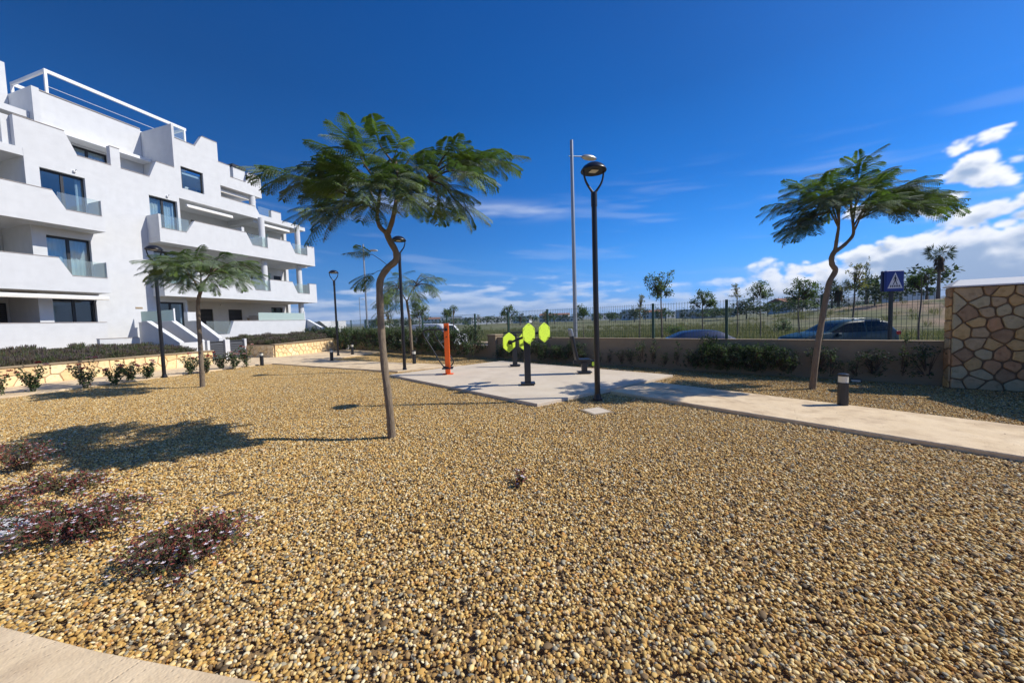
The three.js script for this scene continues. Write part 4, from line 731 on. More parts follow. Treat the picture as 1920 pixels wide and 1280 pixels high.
const van = [[-2.3, 0.4, 0.75, 0.78, 0.72, 0.6], [-2.15, 0.28, 1.0, 1.05, 0.88, 0.72], [-1.6, 0.24, 1.12, 1.2, 0.93, 0.78], [-1.0, 0.24, 1.18, 1.78, 0.94, 0.74], [-0.4, 0.24, 1.2, 1.9, 0.94, 0.76], [1.0, 0.24, 1.2, 1.92, 0.94, 0.78], [2.0, 0.24, 1.2, 1.9, 0.94, 0.78], [2.25, 0.3, 1.15, 1.84, 0.9, 0.76], [2.3, 0.4, 1.0, 1.7, 0.84, 0.72]];
{ const p = at(1567, 620, 17); vehicle('parked_car', 'dark teal hatchback with red tail light parked behind the fence', 'car', [p.x, -0.37, p.z], -0.02, paintOf(0.010, 0.042, 0.056), suv, [[0.34, 0.555], [0.57, 0.86]], { screens: [[0.3, 0.42], [0.8, 0.9]], rails: 1.56, group: 'cars parked in the street' }); }
{ const p = at(1345, 620, 13.6); vehicle('parked_car', 'dark blue low car showing only its roof above the wall', 'car', [p.x, -0.37, p.z], Math.PI - 0.25, paintOf(0.008, 0.03, 0.10), sedan, [[0.36, 0.56], [0.58, 0.8]], { screens: [[0.3, 0.44], [0.76, 0.88]], group: 'cars parked in the street' }); }
{ const p = at(822, 620, 28); vehicle('parked_van', 'white van half hidden behind the hedge', 'van', [p.x, -0.37, p.z], Math.PI - 0.55, paintOf(0.72, 0.73, 0.74), van, [[0.28, 0.44]], { screens: [[0.2, 0.36]], half: 0.93 }); }

// ---------------------------------------------------------------- foliage
// leaves as small folded blades; each: centre, direction, up, length, width, tone
function bladeGeo(list) {
  const n = list.length, pos = new Float32Array(n * 12), nor = new Float32Array(n * 12), col = new Float32Array(n * 12), idx = new Uint32Array(n * 6), s = V3(), nn = V3();
  list.forEach(([p, d, up, len, wid, c], i) => {
    s.crossVectors(d, up).normalize(); nn.crossVectors(s, d).normalize();
    const P = [[0, 0], [0.45, 0.5], [1, 0], [0.45, -0.5]];
    P.forEach(([a, b], k) => { const o = i * 12 + k * 3; pos[o] = p.x + d.x * a * len + s.x * b * wid; pos[o + 1] = p.y + d.y * a * len + s.y * b * wid - (b ? 0.12 * wid : 0); pos[o + 2] = p.z + d.z * a * len + s.z * b * wid; nor[o] = nn.x + s.x * b * 0.5; nor[o + 1] = nn.y; nor[o + 2] = nn.z + s.z * b * 0.5; col[o] = c[0]; col[o + 1] = c[1]; col[o + 2] = c[2]; });
    idx.set([i * 4, i * 4 + 1, i * 4 + 2, i * 4, i * 4 + 2, i * 4 + 3], i * 6);
  });
  const g = new THREE.BufferGeometry(); g.setAttribute('position', new THREE.BufferAttribute(pos, 3)); g.setAttribute('normal', new THREE.BufferAttribute(nor, 3)); g.setAttribute('color', new THREE.BufferAttribute(col, 3)); g.setIndex(new THREE.BufferAttribute(idx, 1)); return g;
}
const rdir = (r, yb = 0) => V3(r() * 2 - 1, r() * 2 - 1 + yb, r() * 2 - 1).normalize();
const tone = (r, pal) => { const a = pal[Math.floor(r() * pal.length)], k = 0.8 + 0.4 * r(); return [a[0] * k, a[1] * k, a[2] * k]; };

// feathery compound leaf about one unit long, along +x
function frondGeo(seed, pal, pairs = 15, sub = 10) {
  const r = mulberry(seed), list = [], len = 1, base = tone(r, pal), spine = [];
  for (let i = 0; i <= 8; i++) { const t = i / 8; spine.push(V3(t * len * (1 - 0.06 * t), 0.10 * t - 0.30 * t * t, (r() - 0.5) * 0.01)); }
  const cv = new THREE.CatmullRomCurve3(spine);
  for (let i = 0; i < pairs; i++) {
    const t = 0.16 + 0.84 * (i + 0.5) / pairs, p = cv.getPoint(t), tg = cv.getTangent(t), pl = 0.30 * Math.sin(Math.PI * (0.16 + 0.80 * (t - 0.16) / 0.84)) ** 0.8 * (0.88 + 0.24 * r()) + 0.03;
    for (const s of [-1, 1]) {
      if (r() < 0.03) continue;
      const out = V3(0.42 + 0.35 * t, -0.16 - 0.3 * r(), s * 0.9).normalize(), k = 0.8 + 0.4 * r();
      list.push([p, out.clone().setY(out.y - 0.12).normalize(), V3(0, 1, 0), pl * 0.98, 0.016, base]);
      for (let j = 0; j < sub; j++) {
        const u = 0.1 + 0.9 * (j + 0.5) / sub, q = p.clone().addScaledVector(out, u * pl); q.y -= 0.34 * u * u * pl * (1 + r() * 0.3);
        const w = 0.028 * Math.sin(Math.PI * (0.12 + 0.82 * u)) ** 0.6;
        for (const e of [-1, 1]) { const side = V3(out.z * e, 0, -out.x * e); const d = out.clone().multiplyScalar(0.55).addScaledVector(side, 0.85).setY(-0.1 + (r() - 0.5) * 0.3).normalize(); list.push([q, d, V3(0, 1, 0), w * 1.25, 0.056, [base[0] * k, base[1] * k, base[2] * k]]); }
      }
    }
    void tg;
  }
  const leaf = bladeGeo(list), rib = limb(spine, spine.map((_, i) => 0.006 - 0.0005 * i), 4), pc = rib.attributes.position.count, c = new Float32Array(pc * 3); for (let i = 0; i < pc; i++) c.set([0.06, 0.09, 0.025], i * 3); rib.setAttribute('color', new THREE.BufferAttribute(c, 3));
  return merge([leaf, rib]);
}
const palJac = [[0.11, 0.20, 0.026], [0.09, 0.165, 0.028], [0.15, 0.24, 0.026], [0.075, 0.14, 0.028]];
const palBright = [[0.17, 0.28, 0.03], [0.20, 0.31, 0.03]];
const fronds = [], frondsLite = [];
for (let i = 0; i < 5; i++) fronds.push(frondGeo(100 + i, palJac, 12, 8));
const frondsYoung = [frondGeo(130, palBright, 12, 8), frondGeo(131, palBright, 11, 8)];
for (let i = 0; i < 3; i++) frondsLite.push(frondGeo(140 + i, palJac, 10, 5));

function featherTree(label, depth, trunk, rad, forks, tips, opt) {
  // trunk: points in the picture; forks: thick limbs [ [points], start radius, end radius ]; tips: [px, py, towards us, fork index]
  const r = mulberry(opt.seed), foot = onGround(trunk[0][0], trunk[0][1]), g = thing('feathery_tree', label, 'tree', [foot.x, 0, foot.z], 0, 'feathery-leaved garden trees');
  const P = (a) => at(a[0], a[1], depth - (a[2] ?? 0)).sub(foot);
  const tp = smooth([V3(0, -0.1, 0), ...trunk.slice(1).map(P)], 40), tr = tp.map((_, i) => lerp(rad[0], rad[1], Math.min(1, i / 38)) * (1 + 0.14 * Math.exp(-i / 2.2) + 0.05 * Math.sin(i * 1.7)));
  const gs = [limb(tp, tr, 12)], ends = [];
  for (const [pts, r0, r1] of forks) { const c = smooth(pts.map(P), 16); gs.push(limb(c, c.map((_, i) => lerp(r0, r1, i / 16) * (1 + 0.06 * Math.sin(i * 2.1))), 9)); ends.push(c); }
  part('trunk', gs, M.bark, g);
  const twigs = [], spots = [];
  tips.forEach(([px, py, dz, f], k) => {
    const from = ends[f][ends[f].length - 1 - Math.floor(r() * 6)], to = P([px, py, dz]), mid = from.clone().lerp(to, 0.5); mid.y += 0.12 * from.distanceTo(to) * (0.4 + r()); mid.x += (r() - 0.5) * 0.15; mid.z += (r() - 0.5) * 0.15;
    const c = smooth([from, mid, to], 12), L0 = from.distanceTo(to); twigs.push(limb(c, c.map((_, i) => lerp(0.018, 0.004, i / 12) * opt.k), 5));
    const n = Math.max(5, Math.round(L0 * opt.density));
    for (let i = 0; i < n; i++) { const t = 0.34 + 0.66 * (i + 0.7 * r()) / n; spots.push([c, Math.min(t, 1), k * 1.7 + i * 2.4, L0]); }
    for (let i = 0; i < 3; i++) spots.push([c, 1, i * 2.1 + r(), L0, true]);
  });
  for (const [pts] of opt.sprouts ?? []) { const c = pts.map(P); twigs.push(limb(c, c.map(() => 0.004), 4)); for (let i = 0; i < 4; i++) spots.push([c, 1, i * 1.6 + r(), 0.4, true]); }
  const crown = part('crown', twigs, M.twig, g), cen = P(opt.center), up = V3(0, 1, 0), q = new THREE.Quaternion(), mtx = new THREE.Matrix4();
  const kinds = opt.lite ? frondsLite : fronds;
  // the nearest fronds one by one, the rest of the crown in one piece
  spots.forEach((s) => { const [c, t] = s; s.push(c[Math.round(t * (c.length - 1))].z + 0.3 * r()); }); spots.forEach((s) => { if (s.length === 5) s.splice(4, 0, false); }); spots.sort((a, b) => b[5] - a[5]);
  const rest = kinds.map(() => []);
  spots.forEach(([c, t, ph, , end], ord) => {
    const cv = c.length - 1, i0 = Math.min(Math.floor(t * cv), cv - 1), p = c[i0].clone().lerp(c[i0 + 1], t * cv - i0), tg = c[i0 + 1].clone().sub(c[i0]).normalize();
    const side = tg.clone().cross(up).normalize(), up2 = side.clone().cross(tg);
    const rad2 = p.clone().sub(cen).setY(0).normalize();
    const d = tg.clone().multiplyScalar(end ? 0.75 : 0.35).addScaledVector(side, Math.cos(ph) * 0.85).addScaledVector(up2, Math.sin(ph) * 0.3 + 0.02).addScaledVector(rad2, 0.45); d.y -= 0.08; d.y += opt.lift ?? 0; d.normalize();
    const z = d.clone().cross(V3((r() - 0.5) * 0.7, 1, (r() - 0.5) * 0.7)).normalize(), y = z.clone().cross(d); q.setFromRotationMatrix(mtx.makeBasis(d, y, z));
    const young = !opt.lite && r() < opt.young;
    const kind = Math.floor(r() * (young ? 2 : kinds.length)), s = opt.size * (0.72 + 0.5 * r()) * (young ? 0.75 : 1);
    if (ord >= 290) { rest[kind].push(new THREE.Matrix4().compose(p, q, V3(s, s, s))); return; }
    const m = part('leaf_frond', (young ? frondsYoung : kinds)[kind], M.leaf, crown);
    m.position.copy(p); m.quaternion.copy(q); m.scale.setScalar(s);
  });
  if (rest.some((l) => l.length)) rest.forEach((l, k) => { const im = shadow(new THREE.InstancedMesh(kinds[k], M.leaf, l.length)); l.forEach((m, i) => im.setMatrixAt(i, m)); im.name = 'inner_fronds'; im.userData = { kind: 'stuff' }; crown.add(im); });
  return g;
}
featherTree('feathery-leaved tree with a crooked trunk standing in the middle of the gravel', 5.18, [[735, 818], [728, 745], [721, 690], [715, 620], [712, 560], [713, 525], [726, 503], [742, 488], [742, 472], [730, 450], [724, 434]], [0.051, 0.042],
  [[[[726, 438], [712, 425], [707, 405], [709, 385, 0.05], [714, 350, 0.12]], 0.034, 0.02], [[[726, 440], [735, 415], [741, 385], [745, 350, -0.05], [742, 300, -0.1]], 0.038, 0.018], [[[709, 400], [690, 385, 0.15], [670, 375, 0.2]], 0.014, 0.009], [[[742, 380], [775, 350, -0.1], [810, 335, -0.15]], 0.02, 0.012]],
  [[520, 322, 0.2, 2], [585, 318, -0.5, 0], [590, 395, 0.45, 2], [625, 405, 0.55, 2], [640, 290, -0.3, 0], [668, 275, 0.35, 0], [705, 252, 0, 1], [745, 275, 0.5, 1], [700, 345, 0.85, 0], [800, 285, -0.4, 1], [850, 275, 0.1, 3], [930, 300, 0, 3], [880, 325, 0.55, 3], [858, 385, 0.3, 3], [825, 385, -0.5, 3], [770, 370, 0.75, 1], [610, 350, -0.8, 2], [815, 330, -0.8, 3], [895, 290, -0.5, 3], [720, 300, -0.7, 1], [660, 330, 0.3, 0], [780, 315, 0.35, 3], [655, 378, 0.5, 2], [700, 385, 0.7, 0], [790, 385, 0.5, 1], [745, 335, 0.8, 1], [640, 350, 0.1, 2]],
  { seed: 3, density: 17, size: 0.44, center: [735, 350, 0], k: 1, young: 0.22, sprouts: [[[[728, 498], [712, 486, 0.05], [700, 478, 0.08]]], [[[722, 505], [708, 508, -0.05], [702, 512, -0.06]]]] });
featherTree('feathery-leaved tree leaning over the path at the right', 7.6, [[1523, 728], [1532, 660], [1540, 610], [1549, 560], [1556, 528], [1567, 506], [1561, 496], [1560, 482], [1566, 470]], [0.054, 0.045],
  [[[[1566, 472], [1570, 445], [1573, 425], [1574, 395, 0.1]], 0.036, 0.018], [[[1566, 472], [1585, 458], [1600, 440], [1600, 420], [1596, 395, -0.1]], 0.04, 0.018], [[[1573, 427], [1562, 405], [1552, 385, 0.15]], 0.018, 0.01], [[[1600, 436], [1608, 420, 0.05], [1618, 395, 0.1]], 0.022, 0.012]],
  [[1465, 388, 0.2, 2], [1485, 432, 0.5, 2], [1510, 352, -0.3, 2], [1555, 325, -0.5, 0], [1610, 312, 0.1, 1], [1655, 322, -0.4, 1], [1705, 342, 0.2, 3], [1752, 365, 0.1, 3], [1770, 378, -0.3, 3], [1720, 385, 0.6, 3], [1680, 392, 0.3, 3], [1640, 385, 0.8, 3], [1600, 350, 0.7, 1], [1540, 370, 0.7, 0], [1500, 405, 0.1, 2], [1690, 355, -0.8, 3], [1575, 360, -0.8, 0], [1640, 345, 0.2, 1], [1530, 400, -0.4, 2], [1570, 385, 0.5, 0], [1655, 372, 0.5, 3], [1700, 372, -0.3, 3], [1510, 425, 0.3, 2], [1620, 335, -0.6, 1], [1550, 345, 0.3, 0]],
  { seed: 8, density: 16, size: 0.46, center: [1610, 390, 0], k: 1, young: 0.02, lift: 0.03 });
featherTree('slender feathery-leaved tree in front of the white stairs', 10.4, [[379, 725], [377, 680], [374, 630], [371, 585], [372, 560], [376, 545]], [0.06, 0.045],
  [[[[375, 548], [366, 530], [355, 515]], 0.03, 0.018], [[[375, 548], [384, 528], [395, 510]], 0.03, 0.018], [[[374, 556], [376, 530, 0.2], [376, 505, 0.4]], 0.024, 0.014]],
  [[285, 490, 0.1, 0], [310, 480, -0.7, 0], [345, 478, 0.6, 0], [372, 474, -0.3, 2], [420, 478, 0.2, 1], [455, 490, -0.5, 1], [470, 512, 0.3, 1], [445, 525, 0.9, 1], [400, 528, 1.0, 2], [350, 530, 1.0, 0], [310, 520, 0.6, 0], [295, 508, -0.5, 0], [400, 495, -1.0, 1], [335, 500, 1.2, 0], [430, 505, -1.0, 1], [380, 492, 1.1, 2]],
  { seed: 21, density: 11, size: 0.5, center: [375, 530, 0], k: 1.1, young: 0.05, lift: -0.03 });
featherTree('small feathery-leaved tree behind the black lamp at the back', 17.0, [[773, 672], [771, 640], [768, 600], [764, 575], [762, 562]], [0.07, 0.05],
  [[[[763, 566], [752, 548], [745, 535]], 0.03, 0.02], [[[763, 566], [772, 545], [782, 530]], 0.03, 0.02]],
  [[712, 565, 0.4, 0], [728, 530, -0.6, 0], [752, 516, 0.4, 0], [790, 514, -0.4, 1], [818, 520, 0.2, 1], [812, 542, 0.6, 1], [785, 560, 0.8, 1], [742, 572, 0.6, 0], [715, 585, 0, 0], [760, 545, 1.0, 1], [725, 550, 1.0, 0], [770, 525, -0.8, 1], [740, 540, -0.6, 0], [800, 535, -0.7, 1], [775, 565, -0.5, 1], [730, 565, 0.9, 0], [755, 530, 0.2, 0]],
  { seed: 33, density: 13, size: 0.55, center: [765, 560, 0], k: 1.3, young: 0, lite: true, lift: -0.16 });

// round-headed street trees and shrubs: clumps of leaves on twigs
function clumpCrown(seed, opt) { // opt: rx, ry, n clumps, leaves per clump, leaf length, palette
  const r = mulberry(seed), list = [], tw = [], lobes = [];
  for (let i = 0; i < (opt.lobes ?? 6); i++) lobes.push([rdir(r, 0.25).multiply(V3(opt.rx * 0.62, opt.ry * 0.62, opt.rx * 0.62)), 0.42 + 0.3 * r()]);
  for (let k = 0; k < opt.n; k++) {
    const [lc, lr] = lobes[k % lobes.length], c = lc.clone().add(rdir(r, 0.1).multiply(V3(opt.rx, opt.ry, opt.rx)).multiplyScalar(lr * (0.45 + 0.55 * r())));
    tw.push(limb([V3(lc.x * 0.25, lc.y * 0.3 - opt.ry * 0.5, lc.z * 0.25), lc.clone().lerp(c, 0.4), c], [0.012, 0.007, 0.003].map((a) => a * (opt.twig ?? 1)), 3));
    const cc = tone(r, opt.pal), sc = opt.clump ?? 0.16;
    for (let j = 0; j < opt.m; j++) { const d = rdir(r, 0.15), p = c.clone().addScaledVector(rdir(r), sc * r()); const v = 0.78 + 0.44 * r(); list.push([p, d, rdir(r, 1.2), opt.len * (0.7 + 0.6 * r()), opt.len * (opt.wide ?? 0.5), [cc[0] * v, cc[1] * v, cc[2] * v]]); }
  }
  return { leaves: bladeGeo(list), twigs: merge(tw) };
}
const palStreet = [[0.085, 0.145, 0.028], [0.12, 0.19, 0.034], [0.07, 0.12, 0.03]], palYellow = [[0.20, 0.21, 0.05], [0.18, 0.20, 0.055], [0.24, 0.23, 0.08]], palDark = [[0.030, 0.055, 0.018], [0.04, 0.07, 0.02]], palHedge = [[0.05, 0.095, 0.02], [0.065, 0.115, 0.026], [0.04, 0.075, 0.02], [0.095, 0.15, 0.03]];
const streetCrowns = [clumpCrown(200, { rx: 0.62, ry: 0.62, n: 90, m: 16, len: 0.095, pal: palStreet }), clumpCrown(201, { rx: 0.6, ry: 0.72, n: 80, m: 15, len: 0.10, pal: palStreet, lobes: 7 }), clumpCrown(202, { rx: 0.55, ry: 0.6, n: 46, m: 13, len: 0.09, pal: palYellow, lobes: 8, clump: 0.12 }), clumpCrown(203, { rx: 0.66, ry: 0.6, n: 84, m: 16, len: 0.1, pal: palStreet, lobes: 5 })];
function streetTree(px, pyTop, pyBot, depth, kind, label, wide = 1, lean = 0) {
  const a = at(px, pyTop, depth), b = at(px, pyBot, depth), y0 = terrainH(b.x, b.z), base = Math.max(y0, -0.42), g = thing('street_tree', label, 'tree', [b.x, base, b.z], px * 0.7, 'young street trees beyond the fence');
  const top = a.y - base, low = b.y - base, cy = (top + low) / 2, hy = (top - low) / 2, C = streetCrowns[kind];
  const tp = smooth([V3(0, -0.05, 0), V3(0.03 + lean, cy * 0.4, 0.02), V3(lean - 0.02, low, 0), V3(0, cy + hy * 0.3, 0)], 14); part('trunk', limb(tp, tp.map((_, i) => lerp(0.042, 0.018, i / 14) * Math.max(0.8, top / 4)), 8), M.barkGrey, g);
  const cr = part('crown', C.leaves, M.leafDense, g), sc = hy / 0.78; cr.position.y = cy; cr.scale.set(sc * wide, sc, sc * wide); part('twigs', C.twigs, M.twig, cr);
  return g;
}
streetTree(1240, 503, 572, 16.8, 1, 'tallest young street tree with a tilted crown right of the lamp', 0.95);
streetTree(1200, 548, 592, 18.5, 2, 'thin pale young tree left of the tall street tree', 0.8);
streetTree(1318, 540, 592, 17.5, 3, 'bushy bright young tree between the two middle fence posts', 1.1);
streetTree(1383, 528, 566, 27, 2, 'sparse yellowish tree far behind the dark blue car', 1);
streetTree(1426, 523, 572, 24, 1, 'mid green tree behind the dark blue car', 1.05);
streetTree(1498, 518, 580, 17.5, 3, 'dense broad young tree left of the leaning garden tree', 1.15);
streetTree(1602, 488, 558, 16.5, 2, 'loose light green tree left of the crossing sign', 0.95);
streetTree(1727, 496, 560, 16.0, 0, 'leafy young tree right of the crossing sign', 0.8);
streetTree(850, 568, 606, 21, 0, 'young tree above the white van', 1.1);
streetTree(897, 587, 607, 24, 2, 'very small thin tree between the van and the pillar', 0.8);
streetTree(955, 569, 602, 20, 3, 'flat-topped young tree behind the lime discs', 1.25);
streetTree(1094, 566, 606, 21, 0, 'round young tree between the street lamp and the garden lamp', 1.0);
streetTree(786, 566, 606, 23, 1, 'dark bushy tree behind the small feathery tree', 1.2);
streetTree(730, 580, 612, 24, 2, 'yellowish young tree left of the back garden lamp', 1.2);
streetTree(1023, 582, 602, 30, 2, 'tiny thin tree above the right-hand lime disc', 0.9);

// hedge plants along the wall
const bush = (seed, o) => clumpCrown(seed, { rx: 0.42, ry: 0.5, n: 80, m: 16, len: 0.06, pal: palHedge, clump: 0.1, lobes: 7, twig: 0.6, ...o });
const hedgeKinds = [bush(300), bush(301, { rx: 0.5 }), bush(302, { n: 95 })], thinKinds = [bush(310, { rx: 0.25, ry: 0.52, n: 26, m: 12 }), bush(311, { rx: 0.3, ry: 0.5, n: 30, m: 12 }), bush(312, { rx: 0.22, ry: 0.55, n: 20, m: 12, clump: 0.07 })];
const shrubAt = (p, h, w, C, label, group, turn) => { const g = thing('hedge_shrub', label, 'shrub', [p.x, 0, p.z], turn, group); const f = part('foliage', C.leaves, M.leafDense, g); f.position.y = h * 0.5; f.scale.set(w, h / 1.15, w); part('stems', C.twigs, M.twig, f); };
{
  const r = mulberry(55), g1 = 'dense hedge left of the pillar';
  for (let i = 0; i < 34; i++) shrubAt(wl(-0.75 - i * 0.6, -0.55 - 0.25 * r()), 1.38 + 0.25 * r() + 0.006 * i, 1.2 + 0.2 * r(), hedgeKinds[i % 3], 'dark leafy shrub in the continuous hedge left of the pillar', g1, r() * 6);
  const t = (px) => { const k = (px - 960) / FOCAL; return (k * 15.7 + 0.65) / (0.752 + k * 0.659); };
  const g2 = 'climbing shrubs against the boundary wall';
  const nth = ['first', 'second', 'third', 'fourth', 'fifth', 'sixth', 'seventh', 'eighth', 'ninth', 'tenth'], seen = [0, 0, 0, 0];
  for (const [px, h, w, k, kind] of [[948, 0.7, 0.8, 0, 1], [965, 0.85, 0.8, 1, 1], [1002, 0.8, 0.8, 2, 1], [1018, 0.9, 0.8, 0, 1], [1036, 0.85, 0.8, 1, 1], [1056, 0.75, 0.8, 2, 1], [1074, 0.9, 0.8, 0, 1], [1094, 0.85, 0.8, 1, 1], [1134, 0.5, 0.8, 0, 0], [1150, 0.55, 0.8, 2, 0], [1172, 0.62, 0.7, 1, 0], [1189, 0.68, 0.8, 0, 0], [1214, 0.95, 0.85, 1, 0], [1230, 0.9, 1, 2, 0], [1254, 0.6, 0.7, 0, 0], [1276, 0.85, 0.7, 2, 0], [1297, 0.7, 0.9, 1, 0], [1318, 0.85, 0.8, 0, 1], [1337, 1.15, 0.7, 1, 1], [1358, 0.9, 0.85, 2, 1], [1378, 0.9, 0.8, 0, 1], [1398, 0.85, 0.85, 1, 1], [1420, 0.9, 0.8, 2, 1], [1444, 0.88, 0.85, 0, 1], [1466, 0.82, 0.8, 1, 1], [1492, 0.7, 0.9, 0, 0], [1540, 0.85, 1.1, 1, 0], [1560, 0.75, 1, 2, 0], [1606, 0.6, 0.7, 0, 0], [1640, 0.8, 1.2, 1, 0], [1690, 1.05, 0.8, 2, 0], [1738, 0.95, 1.1, 1, 0]])
    shrubAt(wl(t(px), -0.27 - 0.1 * r()), h, w, kind ? hedgeKinds[k] : thinKinds[k], px < 1110 ? nth[seen[0]++] + ' leafy shrub from the pillar against the wall behind the exercise pad' : px < 1310 ? nth[seen[1]++] + ' thin climbing shrub from the lamp post on the bare grey wall' : px < 1480 ? nth[seen[2]++] + ' bushy shrub from the left in the dense clump below the dark blue car' : nth[seen[3]++] + ' thin climbing shrub from the left on the shaded wall below the teal car', g2 + (px < 1110 ? ' behind the pad' : px < 1310 ? ' on the bare stretch' : px < 1480 ? ' in the clump' : ' below the teal car'), r() * 6);
}
// wild bush in the field edge
for (const [px, py, d, s, pal, label] of [[1150, 625, 17, 1.0, palYellow, 'yellow green wild bush behind the lamp post'], [1185, 632, 17.5, 0.7, palYellow, 'small yellow green wild bush beyond the wall'], [1270, 612, 30, 1.6, palStreet, 'round wild bush in the field behind the tall street tree'], [1470, 600, 30, 1.3, palStreet, 'round wild bush in the field left of the leaning tree']]) {
  const p = at(px, py, d), y = terrainH(p.x, p.z), C = clumpCrown(400 + px, { rx: 0.6, ry: 0.5, n: 70, m: 12, len: 0.09, pal, clump: 0.16 }), g = thing('wild_bush', label, 'bush', [p.x, y, p.z], 0, 'wild bushes beyond the wall'); const f = part('foliage', C.leaves, M.leafDense, g); f.position.y = 0.55 * s; f.scale.setScalar(s); part('stems', C.twigs, M.twig, f);
}

// rose bushes along the walkway
{
  const r = mulberry(71), reds = [[0.42, 0.012, 0.03], [0.55, 0.03, 0.05], [0.62, 0.22, 0.24], [0.72, 0.45, 0.4]];
  const spots = [[-13.6, -9.7, 0.75, 'leftmost rose bush, at the edge of the picture'], [-13.35, -10.2, 0.85, 'bushy rose with a pink bloom second from the left'], [-12.57, -10.79, 0.95, 'largest rose bush, with red and pink blooms'], [-12.26, -11.3, 0.72, 'slim rose bush right of the largest one'], [-12.5, -12.0, 0.7, 'rose bush left of the garden lamp'], [-12.3, -12.4, 0.66, 'low rose bush just left of the garden lamp foot'], [-11.77, -13.4, 0.78, 'rose bush right of the garden lamp'], [-11.4, -13.7, 0.8, 'rose bush behind the trunk of the slender tree'], [-11.65, -14.7, 0.72, 'rose bush in front of the first louvred gate'], [-11.25, -14.85, 0.8, 'rose bush in front of the second louvred gate'], [-11.14, -15.45, 1.0, 'tall rose bush by the bollard at the corner']];
  for (const [x, z, h, label] of spots) {
    const g = thing('rose_bush', label, 'rose bush', [x, 0, z], r() * 6, 'rose bushes along the walkway'), st = [], lv = [];
    const heads = [];
    for (let i = 0; i < 13; i++) { const a = r() * 6.28, w = 0.1 + 0.3 * r(), top = V3(Math.cos(a) * w, h * (0.6 + 0.4 * r()), Math.sin(a) * w), c = smooth([V3(Math.cos(a) * 0.03, -0.02, Math.sin(a) * 0.03), V3(Math.cos(a) * w * 0.4, top.y * 0.5, Math.sin(a) * w * 0.4), top], 8); st.push(limb(c, c.map((_, j) => 0.006 - 0.0005 * j), 4)); heads.push(top); for (let j = 0; j < 40; j++) { const t = 0.3 + 0.7 * r(), p = c[Math.floor(t * 8)].clone().addScaledVector(rdir(r), 0.09 * r()); lv.push([p, rdir(r), rdir(r, 1), 0.06 + 0.025 * r(), 0.042, tone(r, j % 9 === 0 ? [[0.12, 0.03, 0.02]] : palHedge)]); } }
    const s = part('stems', st, M.greenTwig, g); void s; part('leaves', bladeGeo(lv), M.leafDense, g);
    for (let k = 0; k < 3 + Math.floor(r() * 4); k++) { const p = heads[k], c = reds[Math.floor(r() * reds.length)], pt = []; for (let j = 0; j < 14; j++) { const a = j * 2.4, rr = 0.006 + 0.0022 * j; pt.push([V3(p.x + Math.cos(a) * rr * 0.4, p.y + 0.01, p.z + Math.sin(a) * rr * 0.4), V3(Math.cos(a), 1.1 - 0.07 * j, Math.sin(a)).normalize(), V3(-Math.cos(a), 0.6, -Math.sin(a)), 0.07, 0.065, [c[0] * (0.8 + 0.4 * r()), c[1], c[2]]]); } part('flower', bladeGeo(pt), M.petal, g); }
  }
}
// lavender and rosemary massed in the beds
function massed(name, label, spots, h, pals, seed) {
  const r = mulberry(seed), o = new THREE.Group(); o.name = numbered(name); o.userData = { label, category: 'lavender', kind: 'stuff' }; scene.add(o);
  pals.forEach((pal, k) => {
    const list = []; for (let i = 0; i < 46; i++) { const a = r() * 6.28, w = 0.03 + 0.1 * r(), d = V3(Math.cos(a) * 0.5 * r(), 1, Math.sin(a) * 0.5 * r()).normalize(), n = 4; for (let j = 0; j < n; j++) { const p = V3(Math.cos(a) * w, 0, Math.sin(a) * w).addScaledVector(d, h * (0.1 + 0.72 * j / n)); list.push([p, d.clone().add(rdir(r).multiplyScalar(0.35)).normalize(), rdir(r), h * 0.28, 0.02, tone(r, j === n - 1 && r() < 0.4 ? pal[1] : pal[0])]); } }
    const mine = spots.filter((_, i) => i % pals.length === k), im = shadow(new THREE.InstancedMesh(bladeGeo(list), M.leafDense, mine.length)), m = new THREE.Matrix4(), q = new THREE.Quaternion();
    mine.forEach(([x, y, z], i) => { q.setFromAxisAngle(V3(0, 1, 0), r() * 6.28); im.setMatrixAt(i, m.compose(V3(x, y, z), q, V3(1, (0.55 + 0.75 * r()) * (1 + 0.35 * terrainNoise(x * 0.7, z * 0.7)), 1).multiplyScalar(0.9 + 0.3 * r()))); }); im.name = 'sprigs'; im.userData = { kind: 'stuff' }; o.add(im);
  });
}
{
  const r = mulberry(91), green = [[0.095, 0.13, 0.04], [0.12, 0.13, 0.055]], dull = [[0.15, 0.13, 0.07], [0.17, 0.135, 0.085]], purple = [[0.12, 0.085, 0.085], [0.14, 0.10, 0.10]], rust = [[0.13, 0.075, 0.03], [0.10, 0.07, 0.03]];
  const a = []; for (let i = 0; i < 1250; i++) { const s = 2 + 9.5 * r(), o = 18.45 + 5.0 * r(), p = so(s, o); const clump = terrainNoise(s * 0.9, o * 0.9); if (clump < -0.45 && o > 21) continue; a.push([p.x, 0.53 + (o - 18.45) * 0.045, p.z]); }
  massed('lavender_bed', 'brown green lavender filling the bed in front of the facade', a, 0.34, [[green, purple], [dull, purple], [green, rust]], 92);
  const b = []; for (let i = 0; i < 800; i++) { const s = 15.2 + 5.6 * r(), o = 18.4 + 3.6 * r(), p = so(s, o); b.push([p.x, 0.62 + (o - 18.4) * 0.06, p.z]); }
  massed('lavender_bed', 'dark lavender strip above the far pale stone wall', b, 0.36, [[green, dull], [dull, purple]], 93);
}
